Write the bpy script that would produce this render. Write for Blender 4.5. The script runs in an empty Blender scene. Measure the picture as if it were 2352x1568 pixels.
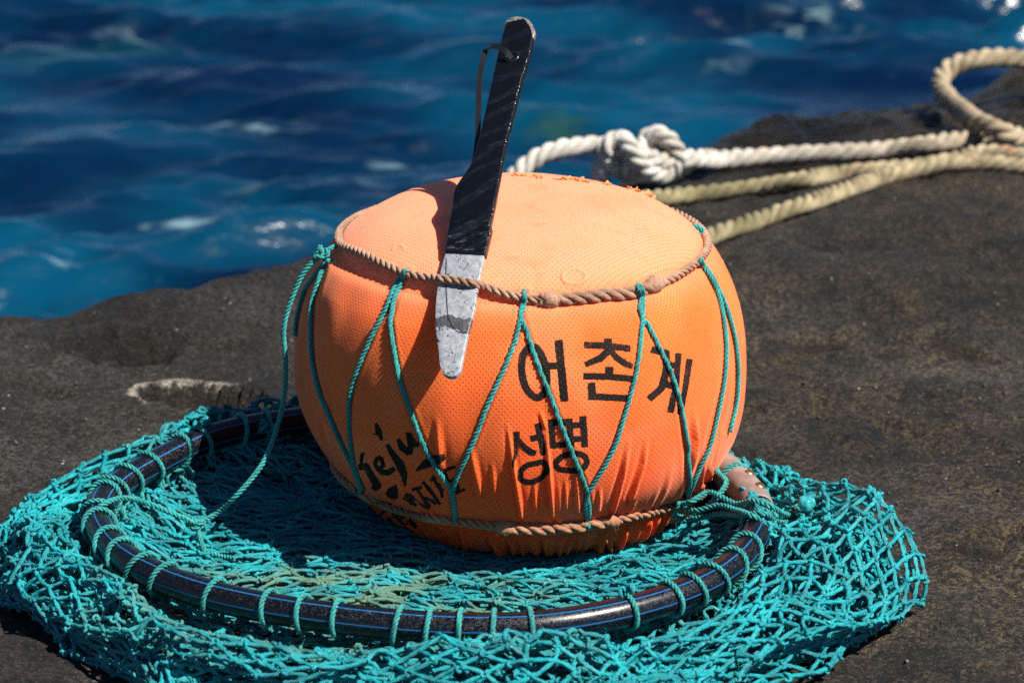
import bpy, math, random
import numpy as np
from mathutils import Vector
from mathutils.bvhtree import BVHTree
random.seed(7); rng = np.random.default_rng(11)
SC = bpy.context.scene; COL = SC.collection
R_ = math.radians

# ---------------------------------------------------------------- camera, sky, sun, exposure
PITCH, DIST, TZ = 19.0, 2.53, 0.14
CAM = np.array([0, -DIST*math.cos(R_(PITCH)), TZ + DIST*math.sin(R_(PITCH))])
FW = np.array([0, math.cos(R_(PITCH)), -math.sin(R_(PITCH))]); RT = np.array([1.0, 0, 0])
UPV = np.array([0, math.sin(R_(PITCH)), math.cos(R_(PITCH))]); FPX = 2352*100/36
cd = bpy.data.cameras.new('camera'); cam = bpy.data.objects.new('camera', cd); COL.objects.link(cam)
cam.location = CAM; cam.rotation_euler = (R_(90 - PITCH), 0, 0)
cd.lens = 100; cd.sensor_width = 36; cd.clip_start = 0.05; cd.clip_end = 500
cd.dof.use_dof = True; cd.dof.focus_distance = 2.36; cd.dof.aperture_fstop = 8.0
SC.camera = cam
SUN_EL, SUN_PHI = 53.5, 27.0
sdir = np.array([math.cos(R_(SUN_EL))*math.cos(R_(SUN_PHI)), -math.cos(R_(SUN_EL))*math.sin(R_(SUN_PHI)), math.sin(R_(SUN_EL))])
W = bpy.data.worlds.new('World'); SC.world = W; W.use_nodes = True
nt = W.node_tree; sky = nt.nodes.new('ShaderNodeTexSky'); sky.sky_type = 'NISHITA'; sky.sun_disc = False
sky.sun_elevation = R_(SUN_EL); sky.sun_rotation = math.atan2(sdir[0], sdir[1])
sky.air_density = 0.6; sky.dust_density = 0.0; sky.ozone_density = 5.0
bg = nt.nodes['Background']; bg.inputs['Strength'].default_value = 0.05
nt.links.new(sky.outputs[0], bg.inputs[0])
sl = bpy.data.lights.new('sun', 'SUN'); sl.energy = 5.0; sl.angle = R_(0.5); sl.color = (1, 0.955, 0.89)
so = bpy.data.objects.new('sun', sl); COL.objects.link(so)
so.rotation_euler = Vector(sdir).to_track_quat('Z', 'Y').to_euler(); so.location = (2, -1, 4)
SC.cycles.use_denoising = False; SC.cycles.sample_clamp_indirect = 4.0; SC.cycles.sample_clamp_direct = 14.0
SC.view_settings.view_transform = 'Standard'; SC.view_settings.look = 'None'; SC.view_settings.exposure = 0.93

# ---------------------------------------------------------------- maths helpers
def proj(p):
    q = p - CAM; d = q @ FW
    return np.stack([1176 + FPX*(q @ RT)/d, 784 - FPX*(q @ UPV)/d], -1)
def ray(px, py):
    return FW + (px - 1176)/FPX*RT + (784 - py)/FPX*UPV
def on_z(px, py, z):
    d = ray(px, py); return CAM + d*((z - CAM[2])/d[2])
def on_y(px, py, y):
    d = ray(px, py); return CAM + d*((y - CAM[1])/d[1])
def spline(pts, n=200, closed=False):
    p = np.array(pts, float)
    if closed: p = np.vstack([p[-2:], p, p[:3]])
    t = np.r_[0, np.cumsum(np.maximum(np.linalg.norm(np.diff(p, axis=0), axis=1), 1e-9))]
    m = np.gradient(p, t, axis=0)
    a, b = (t[2], t[-3]) if closed else (t[0], t[-1])
    tt = np.linspace(a, b, n, endpoint=not closed)
    i = np.clip(np.searchsorted(t, tt, side='right') - 1, 0, len(t) - 2)
    h = (t[i+1] - t[i])[:, None]; s = ((tt - t[i])/(t[i+1] - t[i]))[:, None]
    return (2*s**3-3*s**2+1)*p[i] + (s**3-2*s**2+s)*h*m[i] + (-2*s**3+3*s**2)*p[i+1] + (s**3-s**2)*h*m[i+1]
def resample(p, step):
    t = np.r_[0, np.cumsum(np.linalg.norm(np.diff(p, axis=0), axis=1))]
    n = max(4, int(t[-1]/step)); tt = np.linspace(0, t[-1], n)
    return np.stack([np.interp(tt, t, p[:, k]) for k in range(3)], -1)
def smooth(p, it=3, closed=False):
    for _ in range(it):
        if closed: p = 0.5*p + 0.25*(np.roll(p, 1, 0) + np.roll(p, -1, 0))
        else:
            q = p.copy(); q[1:-1] = 0.5*p[1:-1] + 0.25*(p[:-2] + p[2:]); p = q
    return p
def hsh(ix, iy, iz, seed):
    n = (ix*374761393 + iy*668265263 + iz*2147483647 + seed*974711) & 0xffffffff
    n = ((n ^ (n >> 13))*1274126177) & 0xffffffff
    return ((n ^ (n >> 16)) & 0xffff)/65535.0*2 - 1
def noise(P, scale, seed=0):
    P = np.asarray(P, float)*scale; i = np.floor(P).astype(np.int64); f = P - i; f = f*f*f*(f*(f*6 - 15) + 10)
    out = 0
    for dx in (0, 1):
        for dy in (0, 1):
            for dz in (0, 1):
                w = (f[..., 0] if dx else 1 - f[..., 0])*(f[..., 1] if dy else 1 - f[..., 1])*(f[..., 2] if dz else 1 - f[..., 2])
                out = out + w*hsh(i[..., 0]+dx, i[..., 1]+dy, i[..., 2]+dz, seed)
    return out
def fbm(P, scale, oct=4, seed=0, gain=0.5):
    return sum(noise(P, scale*2**k, seed + 17*k)*gain**k for k in range(oct))
def vnoise(P, scale, seed):
    return np.stack([noise(P, scale, seed + 101*k) for k in range(3)], -1)

# ---------------------------------------------------------------- mesh helpers
def mesh_np(name, V, Fq, mat=None, parent=None, uv=None, attrs=None, smooth_=True):
    me = bpy.data.meshes.new(name); V = np.asarray(V, np.float32); Fq = np.asarray(Fq, np.int32)
    n, k = Fq.shape
    me.vertices.add(len(V)); me.vertices.foreach_set('co', V.ravel())
    me.loops.add(n*k); me.loops.foreach_set('vertex_index', Fq.ravel())
    me.polygons.add(n); me.polygons.foreach_set('loop_start', np.arange(n, dtype=np.int32)*k)
    me.polygons.foreach_set('loop_total', np.full(n, k, np.int32))
    me.polygons.foreach_set('use_smooth', np.full(n, smooth_, bool))
    if uv is not None:
        l = me.uv_layers.new(name='UVMap'); l.data.foreach_set('uv', np.asarray(uv, np.float32)[Fq.ravel()].ravel())
    for a, v in (attrs or {}).items():
        at = me.attributes.new(a, 'FLOAT', 'POINT'); at.data.foreach_set('value', np.asarray(v, np.float32))
    me.update(); me.validate()
    o = bpy.data.objects.new(name, me); COL.objects.link(o)
    if mat: me.materials.append(mat)
    if parent: o.parent = parent
    return o
def grid_faces(nu, nv, wu=False, wv=False):
    u = np.arange(nu if wu else nu - 1); v = np.arange(nv if wv else nv - 1)
    U, Vv = np.meshgrid(u, v, indexing='ij'); U2 = (U + 1) % nu; V2 = (Vv + 1) % nv
    return np.stack([U*nv + Vv, U2*nv + Vv, U2*nv + V2, U*nv + V2], -1).reshape(-1, 4)
def frames(p, closed=False):
    t = (np.roll(p, -1, 0) - np.roll(p, 1, 0)) if closed else np.gradient(p, axis=0)
    t /= np.maximum(np.linalg.norm(t, axis=1, keepdims=True), 1e-9)
    a = np.array([0, 0, 1.0]); a = a if abs(t[0] @ a) < .9 else np.array([1.0, 0, 0])
    n = np.zeros_like(p); v = a - (a @ t[0])*t[0]; n[0] = v/np.linalg.norm(v)
    for i in range(1, len(p)):
        v = n[i-1] - (n[i-1] @ t[i])*t[i]; n[i] = v/max(np.linalg.norm(v), 1e-9)
    return t, n, np.cross(t, n)
class Acc:
    """collects quads (with uv) of one part into one mesh"""
    def __init__(s): s.V = []; s.F = []; s.U = []; s.n = 0
    def add(s, V, F, U=None):
        s.V.append(V); s.F.append(np.asarray(F) + s.n); s.U.append(np.zeros((len(V), 2)) if U is None else U); s.n += len(V)
    def build(s, name, mat, parent=None, attrs=None):
        return mesh_np(name, np.vstack(s.V), np.vstack(s.F), mat, parent, np.vstack(s.U), attrs)
def tube(acc, p, r, m=10, closed=False, cap=True):
    r = np.broadcast_to(np.asarray(r, float), (len(p),)).copy()
    t, n, b = frames(p, closed); L = np.r_[0, np.cumsum(np.linalg.norm(np.diff(p, axis=0), axis=1))]
    if cap and not closed:
        p = np.vstack([p[0], p, p[-1]]); r = np.r_[1e-5, r, 1e-5]; n = np.vstack([n[0], n, n[-1]]); b = np.vstack([b[0], b, b[-1]]); L = np.r_[L[0], L, L[-1]]
    a = np.linspace(0, 2*np.pi, m, endpoint=False)
    V = p[:, None] + r[:, None, None]*(np.cos(a)[None, :, None]*n[:, None] + np.sin(a)[None, :, None]*b[:, None])
    U = np.stack([np.repeat(L[:, None], m, 1), np.repeat(a[None]/(2*np.pi), len(p), 0)], -1)
    acc.add(V.reshape(-1, 3), grid_faces(len(p), m, closed, True), U.reshape(-1, 2))
def rope(acc, path, R, pitch=None, m=9, strands=3, closed=False, step=None, jitter=0.04, phase=0.0, hand=1):
    """a laid rope: three strands wound round the path"""
    pitch = pitch or R*7; p = resample(path, step or pitch/14)
    if closed: p = p[:-1]
    t, n, b = frames(p, closed); L = np.r_[0, np.cumsum(np.linalg.norm(np.diff(p, axis=0), axis=1))]
    turns = L/pitch*2*np.pi*hand
    if closed:
        tot = L[-1] + np.linalg.norm(p[0] - p[-1]); turns = L/tot*2*np.pi*round(tot/pitch)*hand
        # spread the closing angle of the frame
        v = n[-1] - (n[-1] @ t[0])*t[0]; ang = math.atan2(v @ b[0], v @ n[0]); turns = turns - ang*L/tot
    for k in range(strands):
        a = turns + 2*np.pi*k/strands + phase
        off = R*0.60*(1 + jitter*np.sin(L/pitch*5.1 + k))
        q = p + off[:, None]*(np.cos(a)[:, None]*n + np.sin(a)[:, None]*b)
        tube(acc, q, R*0.485, m, closed)
def hairs(acc, base, direc, length, r, curl=0.6, k=5):
    """many fine fibres at once"""
    N = len(base); d = direc/np.linalg.norm(direc, axis=1, keepdims=True)
    c = rng.normal(size=(N, 3)); c -= (c*d).sum(1, keepdims=True)*d; c /= np.linalg.norm(c, axis=1, keepdims=True)
    s = np.linspace(0, 1, k); Lh = length*rng.uniform(.4, 1.3, N)
    ang = rng.normal(0, curl, N)*2.2
    pts = base[:, None] + Lh[:, None, None]*(s[None, :, None]*d[:, None]*np.cos(ang[:, None]*s)[..., None] + (s*np.sin(ang[:, None]*s))[..., None]*c[:, None])
    e = np.cross(d, c); rr = r*(1 - .6*s)
    tri = [(1, 0), (-.5, .87), (-.5, -.87)]
    V = np.stack([pts + rr[None, :, None]*(x*c[:, None] + y*e[:, None]) for x, y in tri], 2)   # N,k,3,3
    F0 = grid_faces(k, 3, False, True)
    F = (F0[None] + (np.arange(N)*k*3)[:, None, None]).reshape(-1, 4)
    acc.add(V.reshape(-1, 3), F)
def twines(acc, P0, P1, ctrl, r, K=14, m=8, lobes=3, pitch=0.0105, amp=0.27):
    """a batch of twisted twine pieces, each bending through a control offset"""
    N = len(P0); s = np.linspace(0, 1, K)[None, :, None]
    C = (P0 + P1)/2 + ctrl
    p = (1-s)**2*P0[:, None] + 2*s*(1-s)*C[:, None] + s**2*P1[:, None]
    t = np.gradient(p, axis=1); t /= np.maximum(np.linalg.norm(t, axis=2, keepdims=True), 1e-9)
    a = np.where(np.abs(t[:, :1, 2:3]) < .9, np.array([0, 0, 1.0]), np.array([1.0, 0, 0]))
    n = a - (a*t).sum(2, keepdims=True)*t; n /= np.maximum(np.linalg.norm(n, axis=2, keepdims=True), 1e-9)
    b = np.cross(t, n)
    L = np.concatenate([np.zeros((N, 1)), np.cumsum(np.linalg.norm(np.diff(p, axis=1), axis=2), 1)], 1)
    th = np.linspace(0, 2*np.pi, m, endpoint=False)
    rr = r*(1 + amp*np.cos(lobes*(th[None, None]) - (L/pitch*2*np.pi)[..., None] + rng.uniform(0, 6, (N, 1, 1))))
    V = p[:, :, None] + rr[..., None]*(np.cos(th)[None, None, :, None]*n[:, :, None] + np.sin(th)[None, None, :, None]*b[:, :, None])
    U = np.stack([np.repeat(L[..., None], m, 2) + rng.uniform(0, 9, (N, 1, 1)), np.broadcast_to(th/(2*np.pi), (N, K, m))], -1)
    F0 = grid_faces(K, m, False, True)
    F = (F0[None] + (np.arange(N)*K*m)[:, None, None]).reshape(-1, 4)
    acc.add(V.reshape(-1, 3), F, U.reshape(-1, 2))
def knots(acc, P, size, r, K=26, m=5):
    """a batch of small hitches: a tight tangle of the same twine"""
    N = len(P); a = np.linspace(0, 2*np.pi, K, endpoint=False)
    c = np.stack([np.sin(a) + 1.5*np.sin(2*a), np.cos(a) - 1.5*np.cos(2*a), -1.1*np.sin(3*a)], -1)*0.42
    t, n, b = frames(c, True)
    th = np.linspace(0, 2*np.pi, m, endpoint=False)
    Q = rng.normal(size=(N, 3, 3)); Q = np.linalg.qr(Q)[0]
    sz = size*rng.uniform(.8, 1.25, N)
    X = c[None]*sz[:, None, None]
    T = X[:, :, None] + r*(np.cos(th)[None, None, :, None]*n[None, :, None] + np.sin(th)[None, None, :, None]*b[None, :, None])
    V = np.einsum('nkmj,nij->nkmi', T, Q) + P[:, None, None]
    F = (grid_faces(K, m, True, True)[None] + (np.arange(N)*K*m)[:, None, None]).reshape(-1, 4)
    U = np.stack([np.broadcast_to((a*.004)[None, :, None], (N, K, m)) + rng.uniform(0, 9, (N, 1, 1)), np.broadcast_to(th/6.28, (N, K, m))], -1)
    acc.add(V.reshape(-1, 3), F, U.reshape(-1, 2))

# ---------------------------------------------------------------- material helper
class M:
    def __init__(s, name, **kw):
        s.m = bpy.data.materials.new(name); s.m.use_nodes = True; s.t = s.m.node_tree; s.b = s.t.nodes['Principled BSDF']
        for k, v in kw.items(): s.set(s.b, k.replace('_', ' '), v)
    def set(s, n, k, v):
        i = n.inputs[k]
        if isinstance(v, bpy.types.NodeSocket): s.t.links.new(v, i)
        else:
            if isinstance(v, tuple) and len(v) == 3 and i.type == 'RGBA': v = (*v, 1)
            i.default_value = v
    def n(s, typ, out=0, props=None, **kw):
        nd = s.t.nodes.new('ShaderNode' + typ)
        for k, v in (props or {}).items(): setattr(nd, k, v)
        for k, v in kw.items():
            k = int(k[1:]) if k[0] == 'i' and k[1:].isdigit() else k.replace('_', ' ')
            s.set(nd, k, v)
        return nd.outputs[out]
    def math(s, op, a, b=0.0, c=False):
        return s.n('Math', props={'operation': op, 'use_clamp': c}, i0=a, i1=b)
    def mix(s, f, a, b, blend='MIX'):
        nd = s.t.nodes.new('ShaderNodeMix'); nd.data_type = 'RGBA'; nd.blend_type = blend
        s.set(nd, 0, f); s.set(nd, 6, a); s.set(nd, 7, b); return nd.outputs[2]
    def rng(s, v, a, b, c=0.0, d=1.0):
        return s.n('MapRange', props={'interpolation_type': 'SMOOTHSTEP'}, Value=v, i1=a, i2=b, i3=c, i4=d)
    def noise(s, vec, scale, detail=4, rough=.55, out=0, dist=0.0):
        return s.n('TexNoise', out, Vector=vec, Scale=scale, Detail=detail, Roughness=rough, Distortion=dist)
    def obj(s): return s.n('TexCoord', 3)
    def uv(s): return s.n('TexCoord', 2)
    def attr(s, name): return s.n('Attribute', 2, props={'attribute_name': name})
    def xyz(s, v):
        nd = s.t.nodes.new('ShaderNodeSeparateXYZ'); s.set(nd, 0, v); return nd.outputs
    def bump(s, h, dist, strength=1.0, normal=None):
        kw = dict(Height=h, Distance=dist, Strength=strength)
        if normal is not None: kw['Normal'] = normal
        return s.n('Bump', **kw)
    def mapping(s, vec, scale=(1, 1, 1), rot=(0, 0, 0)):
        return s.n('Mapping', Vector=vec, Scale=scale, Rotation=rot)
    def __setitem__(s, k, v): s.set(s.b, k, v)
def mat_twine(name, c1, c2, dirt, dirtamt=0.25, rough=.42, freq=600.0):
    m = M(name); o = m.obj(); u = m.xyz(m.uv())
    n1 = m.noise(o, 35, 3); n2 = m.noise(o, 9, 4)
    c = m.mix(m.rng(n1, .35, .68), c1, c2)
    c = m.mix(m.rng(n2, .56, .72, 0, dirtamt), c, dirt)
    m['Base Color'] = c; m['Roughness'] = rough; m['Specular IOR Level'] = .45
    # fine fibres running along the strand
    ph = m.math('ADD', m.math('MULTIPLY', u[0], freq), m.math('MULTIPLY', u[1], 6.2832*3))
    st = m.math('SINE', ph)
    fib = m.noise(m.mapping(m.uv(), (60, 26, 1)), 6, 2)
    m['Normal'] = m.bump(m.math('ADD', m.math('MULTIPLY', st, .4), fib), .0007, .7)
    m['Sheen Weight'] = .15
    return m.m

# ---------------------------------------------------------------- tags
def tag(o, label=None, cat=None, group=None, kind=None):
    if label: o['label'] = label
    if cat: o['category'] = cat
    if group: o['group'] = group
    if kind: o['kind'] = kind
    return o
def empty(name, loc=(0, 0, 0)):
    o = bpy.data.objects.new(name, None); COL.objects.link(o); o.location = loc; o.empty_display_size = .05
    bpy.context.view_layer.update(); return o
def under(root, *obs):
    for o in obs:
        o.parent = root; o.matrix_parent_inverse = root.matrix_world.inverted()
GZ = -0.012                                                     # rock level under the net

# ================================================================ THE ROCK
edge_px = [(-700, 800), (-350, 752), (0, 722), (100, 695), (250, 666), (350, 649), (480, 640), (600, 633), (700, 612), (900, 560), (1150, 480),
           (1400, 405), (1640, 335), (1720, 300), (1830, 270), (1950, 236), (2060, 222), (2140, 214), (2200, 203), (2352, 165), (2600, 110), (3000, 60)]
edge = np.array([on_z(x, y, 0)[:2] for x, y in edge_px])
def edge_y(x): return np.interp(x, edge[:, 0], edge[:, 1])
def nonuni(lo, hi, c0, c1, fine, grow=1.06, mx=.2):
    a = list(np.arange(c0, c1, fine)); s = fine; x = a[-1]
    while x < hi: s = min(s*grow, mx); x += s; a.append(x)
    s = fine; x = a[0]; b = []
    while x > lo: s = min(s*grow, mx); x -= s; b.append(x)
    return np.array(b[::-1] + a)
gx = nonuni(-5, 5, -.75, 1.2, .0055); gy = nonuni(-4, 5, -.75, 1.5, .0055)
GX, GY = np.meshgrid(gx, gy, indexing='ij')
P2 = np.stack([GX, GY, 0*GX], -1)
def rockz(P2):
    x, y = P2[..., 0], P2[..., 1]
    w = fbm(P2, 9, 3, 5)*.012 + noise(P2, 40, 77)*.005 + .004
    d = edge_y(x) + w - y                                      # metres inside the edge (roughly)
    far = np.clip(np.hypot(x + .06, y + .1) - .36, 0, 1)
    z = GZ + fbm(P2, 2.6, 3, 1)*.020*np.clip(far*4, 0, 1) + fbm(P2, 14, 4, 3)*.006*(.35 + np.clip(far*4, 0, 1)) + fbm(P2, 60, 3, 9)*.0016
    z = z + .012*np.clip(far*2, 0, 1)
    # rounded lip and broken drop to the sea
    drop = np.clip(.03 - d, 0, None)
    z = z - drop**2*2.5*np.clip(1 - drop, .2, 1) - np.clip(-d, 0, .55)*1.3 + np.clip(-d, 0, 1)*fbm(P2, 7, 3, 21)*.25
    return z, d
RZ, RD = rockz(P2)
crust = np.zeros_like(RZ); wet = np.zeros_like(RZ); ochre = np.zeros_like(RZ); dark = np.zeros_like(RZ)
def hollow(px, py, rx, ry, depth, rimw=.35, cr=0.0, seed=0):
    global RZ, crust, dark
    c = on_z(px, py, 0)
    ww = fbm(P2, 22, 3, 40 + seed)*.35
    q = np.hypot((GX - c[0])/rx, (GY - c[1])/ry) + ww
    RZ = RZ - depth*np.clip(1 - q, 0, 1)**.6*np.clip((1.02 - q)*6, 0, 1)
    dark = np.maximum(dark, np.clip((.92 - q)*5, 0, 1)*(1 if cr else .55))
    if cr:
        rim = np.exp(-((q - .98)/rimw)**2)*np.clip((GY - c[1])/ry*.9 + (c[0] - GX)/rx*.7 + .35, 0, 1)*cr
        crust = np.maximum(crust, rim)
c = on_z(462, 880, 0); ww = fbm(P2, 20, 3, 41)*.30; q = np.hypot((GX - c[0])/.058, (GY - c[1])/.050) + ww
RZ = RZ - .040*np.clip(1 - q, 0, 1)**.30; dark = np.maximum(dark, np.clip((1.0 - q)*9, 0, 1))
sd = np.clip((GY - c[1])/.05*.7 + (c[0] - GX)/.058*.75 + .30, 0, 1)
crust = np.maximum(crust, np.exp(-((q - 1.14)/.14)**2)*sd*1.15)
hollow(205, 764, .05, .045, .028, .3, 0, 2)
hollow(330, 752, .035, .035, .022, .3, 0, 3)
hollow(100, 800, .02, .03, .008, .3, 0, 4)
c = on_z(130, 770, 0); crust = np.maximum(crust, .42*np.exp(-(((GX - c[0])/.045)**2 + ((GY - c[1])/.03)**2)))
c = on_z(345, 882, 0); crust = np.maximum(crust, .6*np.exp(-(((GX - c[0])/.015)**2 + ((GY - c[1])/.035)**2)))
c = on_z(340, 712, 0); ochre = .5*np.exp(-(((GX - c[0])/.022)**2 + ((GY - c[1])/.03)**2))
c = on_z(2290, 235, 0); wet = np.exp(-(((GX - c[0])/.16)**2 + ((GY - c[1])/.22)**2)*1.2)
wet = np.maximum(wet, np.clip((.055 + .03*fbm(P2, 12, 3, 90) - RD)*14, 0, 1)*.85)
c = on_z(1880, 318, 0); wet = np.maximum(wet, .8*np.exp(-(((GX - c[0])/.34)**2 + ((GY - c[1])/.33)**2)**2)*np.clip(1 + fbm(P2, 6, 3, 91)*.5, 0, 1.2))
r3 = np.random.default_rng(23)
for k in range(420):
    px = r3.uniform(-.75, 1.15); py = r3.uniform(-.7, 1.6)
    if np.hypot(px + .06, py + .13) < .36 or py > edge_y(px) - .05: continue
    up_ = k % 3 == 0; rx = r3.uniform(.006, .022)*(1.3 if up_ else 1); ry = rx*r3.uniform(.6, 1.4); dp = rx*r3.uniform(.5, .95)*(-.40 if up_ else 1)
    i0, i1 = np.searchsorted(gx, [px - .045, px + .045]); j0, j1 = np.searchsorted(gy, [py - .045, py + .045])
    if i1 <= i0 or j1 <= j0: continue
    sl_ = (slice(i0, i1), slice(j0, j1)); a_ = r3.uniform(0, 3.14); ux_, uy_ = GX[sl_] - px, GY[sl_] - py
    q = np.hypot((ux_*math.cos(a_) + uy_*math.sin(a_))/rx, (uy_*math.cos(a_) - ux_*math.sin(a_))/ry) + .3*noise(P2[sl_], 70, k)
    RZ[sl_] -= dp*np.clip(1.1 - q, 0, 1)**.8
def crack(pts, wd, depth):
    global RZ, dark
    p = np.array([on_z(x, y, 0)[:2] for x, y in pts]); best = np.full(GX.shape, 9.0); wob = fbm(P2, 30, 3, 61)*.012
    for a_, b_ in zip(p[:-1], p[1:]):
        e = b_ - a_; s = np.clip(((GX - a_[0])*e[0] + (GY - a_[1])*e[1])/(e @ e), 0, 1); best = np.minimum(best, np.hypot(GX - a_[0] - s*e[0], GY - a_[1] - s*e[1]))
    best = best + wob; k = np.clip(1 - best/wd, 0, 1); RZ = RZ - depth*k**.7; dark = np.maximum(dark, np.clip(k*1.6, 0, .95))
crack([(236, 730), (262, 748), (300, 770), (345, 790)], .015, .018)
crack([(318, 722), (345, 748), (372, 756), (396, 742)], .017, .020)
crack([(560, 720), (640, 742), (720, 735)], .008, .006)
crack([(1880, 760), (2010, 790), (2150, 775), (2300, 800)], .007, .005)
crack([(2200, 1250), (2300, 1262), (2420, 1240)], .010, .006)
crack([(1720, 590), (1800, 575), (1900, 583)], .010, .006)
RZ = np.maximum(RZ, -1.4)
m = M('dark_basalt'); o = m.obj()
nb = m.noise(o, 4.5, 6, .62); nm = m.noise(o, 42, 8, .7); nf = m.noise(o, 230, 5, .75); nn = m.noise(o, 13, 5, .65)
base = m.mix(m.rng(nm, .36, .66), (.0135, .0128, .0118), (.034, .032, .029))
grq = m.n('TexVoronoi', 1, Vector=o, Scale=240.0); grq = m.xyz(grq)
base = m.mix(m.math('MULTIPLY', m.rng(m.math('ADD', m.math('MULTIPLY', nn, .75), m.math('MULTIPLY', nm, .25)), .40, .58), m.rng(grq[1], .15, .6)), base, m.mix(m.rng(m.xyz(o)[0], -.15, .30, .12, .9), base, (.115, .086, .044)))
base = m.mix(m.rng(nb, .45, .65, 0, .5), base, (.056, .054, .053))
base = m.mix(m.rng(nf, .53, .64, 0, .85), base, (.085, .068, .042))
base = m.mix(m.rng(nf, .47, .38, 0, .8), base, (.004, .0036, .003))
sp = m.n('TexVoronoi', 0, Vector=o, Scale=150.0); spc = m.n('TexVoronoi', 1, Vector=o, Scale=150.0)
spk = m.math('MULTIPLY', m.rng(sp, .14, .30, 1, 0), m.rng(m.xyz(spc)[0], .980, .99))
base = m.mix(m.math('MULTIPLY', m.attr('dark'), .85), base, m.mix(nm, (.004, .003, .002), (.022, .014, .007)))  # brown stain in hollows and cracks, with their shade painted in too
base = m.mix(spk, base, (.5, .46, .40))
base = m.mix(m.attr('ochre'), base, m.mix(m.rng(nm, .4, .65), base, (.10, .065, .025)))
cf = m.rng(m.math('ADD', m.attr('crust'), m.math('MULTIPLY', m.math('SUBTRACT', nm, .5), 1.3)), .40, .95)
base = m.mix(cf, base, m.mix(m.rng(nf, .4, .6), (.20, .165, .125), (.50, .47, .42)))
grv = m.n('TexVoronoi', 1, Vector=o, Scale=330.0); grv = m.xyz(grv)
lrg = m.noise(o, 2.3, 4, .6); base = m.mix(1.0, base, m.mix(m.rng(lrg, .36, .64), (.60, .60, .61), (1.6, 1.56, 1.5)), 'MULTIPLY')
gsh = m.mix(m.rng(grv[0], .15, .95), (.40, .40, .40), (1.65, 1.62, 1.58))
base = m.mix(m.math('SUBTRACT', 1.0, m.math('MULTIPLY', cf, .7)), base, m.mix(1.0, base, gsh, 'MULTIPLY'))
m['Base Color'] = m.mix(m.math('MULTIPLY', m.attr('wet'), .75), base, (.005, .0048, .0045))
m['Roughness'] = m.rng(m.attr('wet'), .2, 1.0, .78, .38); m['Specular IOR Level'] = .35
gr = m.n('TexVoronoi', 1, Vector=o, Scale=330.0); gd = m.n('TexVoronoi', 0, Vector=o, Scale=330.0); gr = m.xyz(gr)
pit = m.n('TexVoronoi', 0, Vector=m.n('VectorMath', props={'operation': 'ADD'}, i0=o, i1=m.n('TexNoise', 1, Vector=o, Scale=40.0)), Scale=95.0)
hgt = m.math('ADD', m.math('MULTIPLY', nm, 1.0), m.math('ADD', m.math('MULTIPLY', nf, .42), m.math('SUBTRACT', m.math('MULTIPLY', m.rng(pit, .0, .35), .22), m.math('MULTIPLY', gd, .10))))
m['Normal'] = m.bump(hgt, .034, 1.0)
rock = mesh_np('rock_ground', np.stack([GX, GY, RZ], -1).reshape(-1, 3), grid_faces(len(gx), len(gy)), m.m,
               attrs=dict(crust=crust.ravel(), wet=wet.ravel(), ochre=ochre.ravel(), dark=dark.ravel()))
tag(rock, kind='structure')
rbvh = None
def ground_at(x, y):
    i = min(max(np.searchsorted(gx, x) - 1, 0), len(gx) - 2); j = min(max(np.searchsorted(gy, y) - 1, 0), len(gy) - 2)
    fx = (x - gx[i])/(gx[i+1] - gx[i]); fy = (y - gy[j])/(gy[j+1] - gy[j])
    return (RZ[i, j]*(1-fx) + RZ[i+1, j]*fx)*(1-fy) + (RZ[i, j+1]*(1-fx) + RZ[i+1, j+1]*fx)*fy

# (grit)
# loose grit on the rock
acc = Acc()
N = 1500
gp = np.stack([rng.uniform(-.7, 1.1, N), rng.uniform(-.65, .75, N)], -1)
gp = np.array([[x, y, ground_at(x, y)] for x, y in gp if np.hypot(x + .06, y + .13) > .42 and y < edge_y(x) - .08])
th = np.linspace(0, 2*np.pi, 7, endpoint=False)
for p in gp:
    s = .0009*min(rng.lognormal(0, .6), 3.2); sh = rng.uniform(.6, 1.3, (4, 7, 1))
    V = np.stack([np.stack([np.cos(th)*a, np.sin(th)*a, 0*th + h], -1) for a, h in ((.7, -.5), (1, .1), (.75, .7), (.05, .95))], 0)*sh*s
    V = V @ np.linalg.qr(rng.normal(size=(3, 3)))[0]
    acc.add(V.reshape(-1, 3) + p + np.array([0, 0, s*.4]), grid_faces(4, 7, False, True))
m = M('grit'); o = m.obj(); m['Base Color'] = m.mix(m.rng(m.noise(o, 30, 2), .4, .62), (.015, .014, .012), (.095, .085, .07)); m['Roughness'] = .8
tag(acc.build('grit', m.m), 'loose grit and small chips scattered over the dark rock', 'grit', kind='stuff')

# ================================================================ THE SEA
SEA = -0.36
wx = nonuni(-40, 40, -1.8, 2.6, .013, 1.08, 2.5); wy = nonuni(-1, 120, -.2, 6.6, .013, 1.06, 3.0)
WX, WY = np.meshgrid(wx, wy, indexing='ij'); WZ = np.zeros_like(WX)
r2 = np.random.default_rng(5)
dmp = np.clip(1.4 - np.hypot(WX, WY)/14, .0, 1)
for k in range(70):
    lam = .075*(9.0)**r2.uniform(0, 1)**1.15; ang = R_(102 + r2.normal(0, 27)); kk = 2*np.pi/lam
    ph = kk*(WX*math.cos(ang) + WY*math.sin(ang)) + r2.uniform(0, 6.28)
    amp = .0050*lam**.95*1.75
    WZ += amp*(np.sin(ph) + .28*np.sin(2*ph + .6))
WZ *= (1 + .7*noise(np.stack([WX, WY, 0*WX], -1), 1.1, 33))
WZ = WZ*dmp + SEA
m = M('sea_water'); o = m.obj()
big = m.noise(m.mapping(o, (1, 1.5, 1), (0, 0, R_(14))), 1.3, 3, .5)
deep = m.mix(m.rng(big, .36, .66), (.0002, .0075, .027), (.0005, .038, .078))
g = m.noise(m.mapping(o, (1.0, 1.4, 1)), .9, 3, .55, dist=.4)
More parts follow.
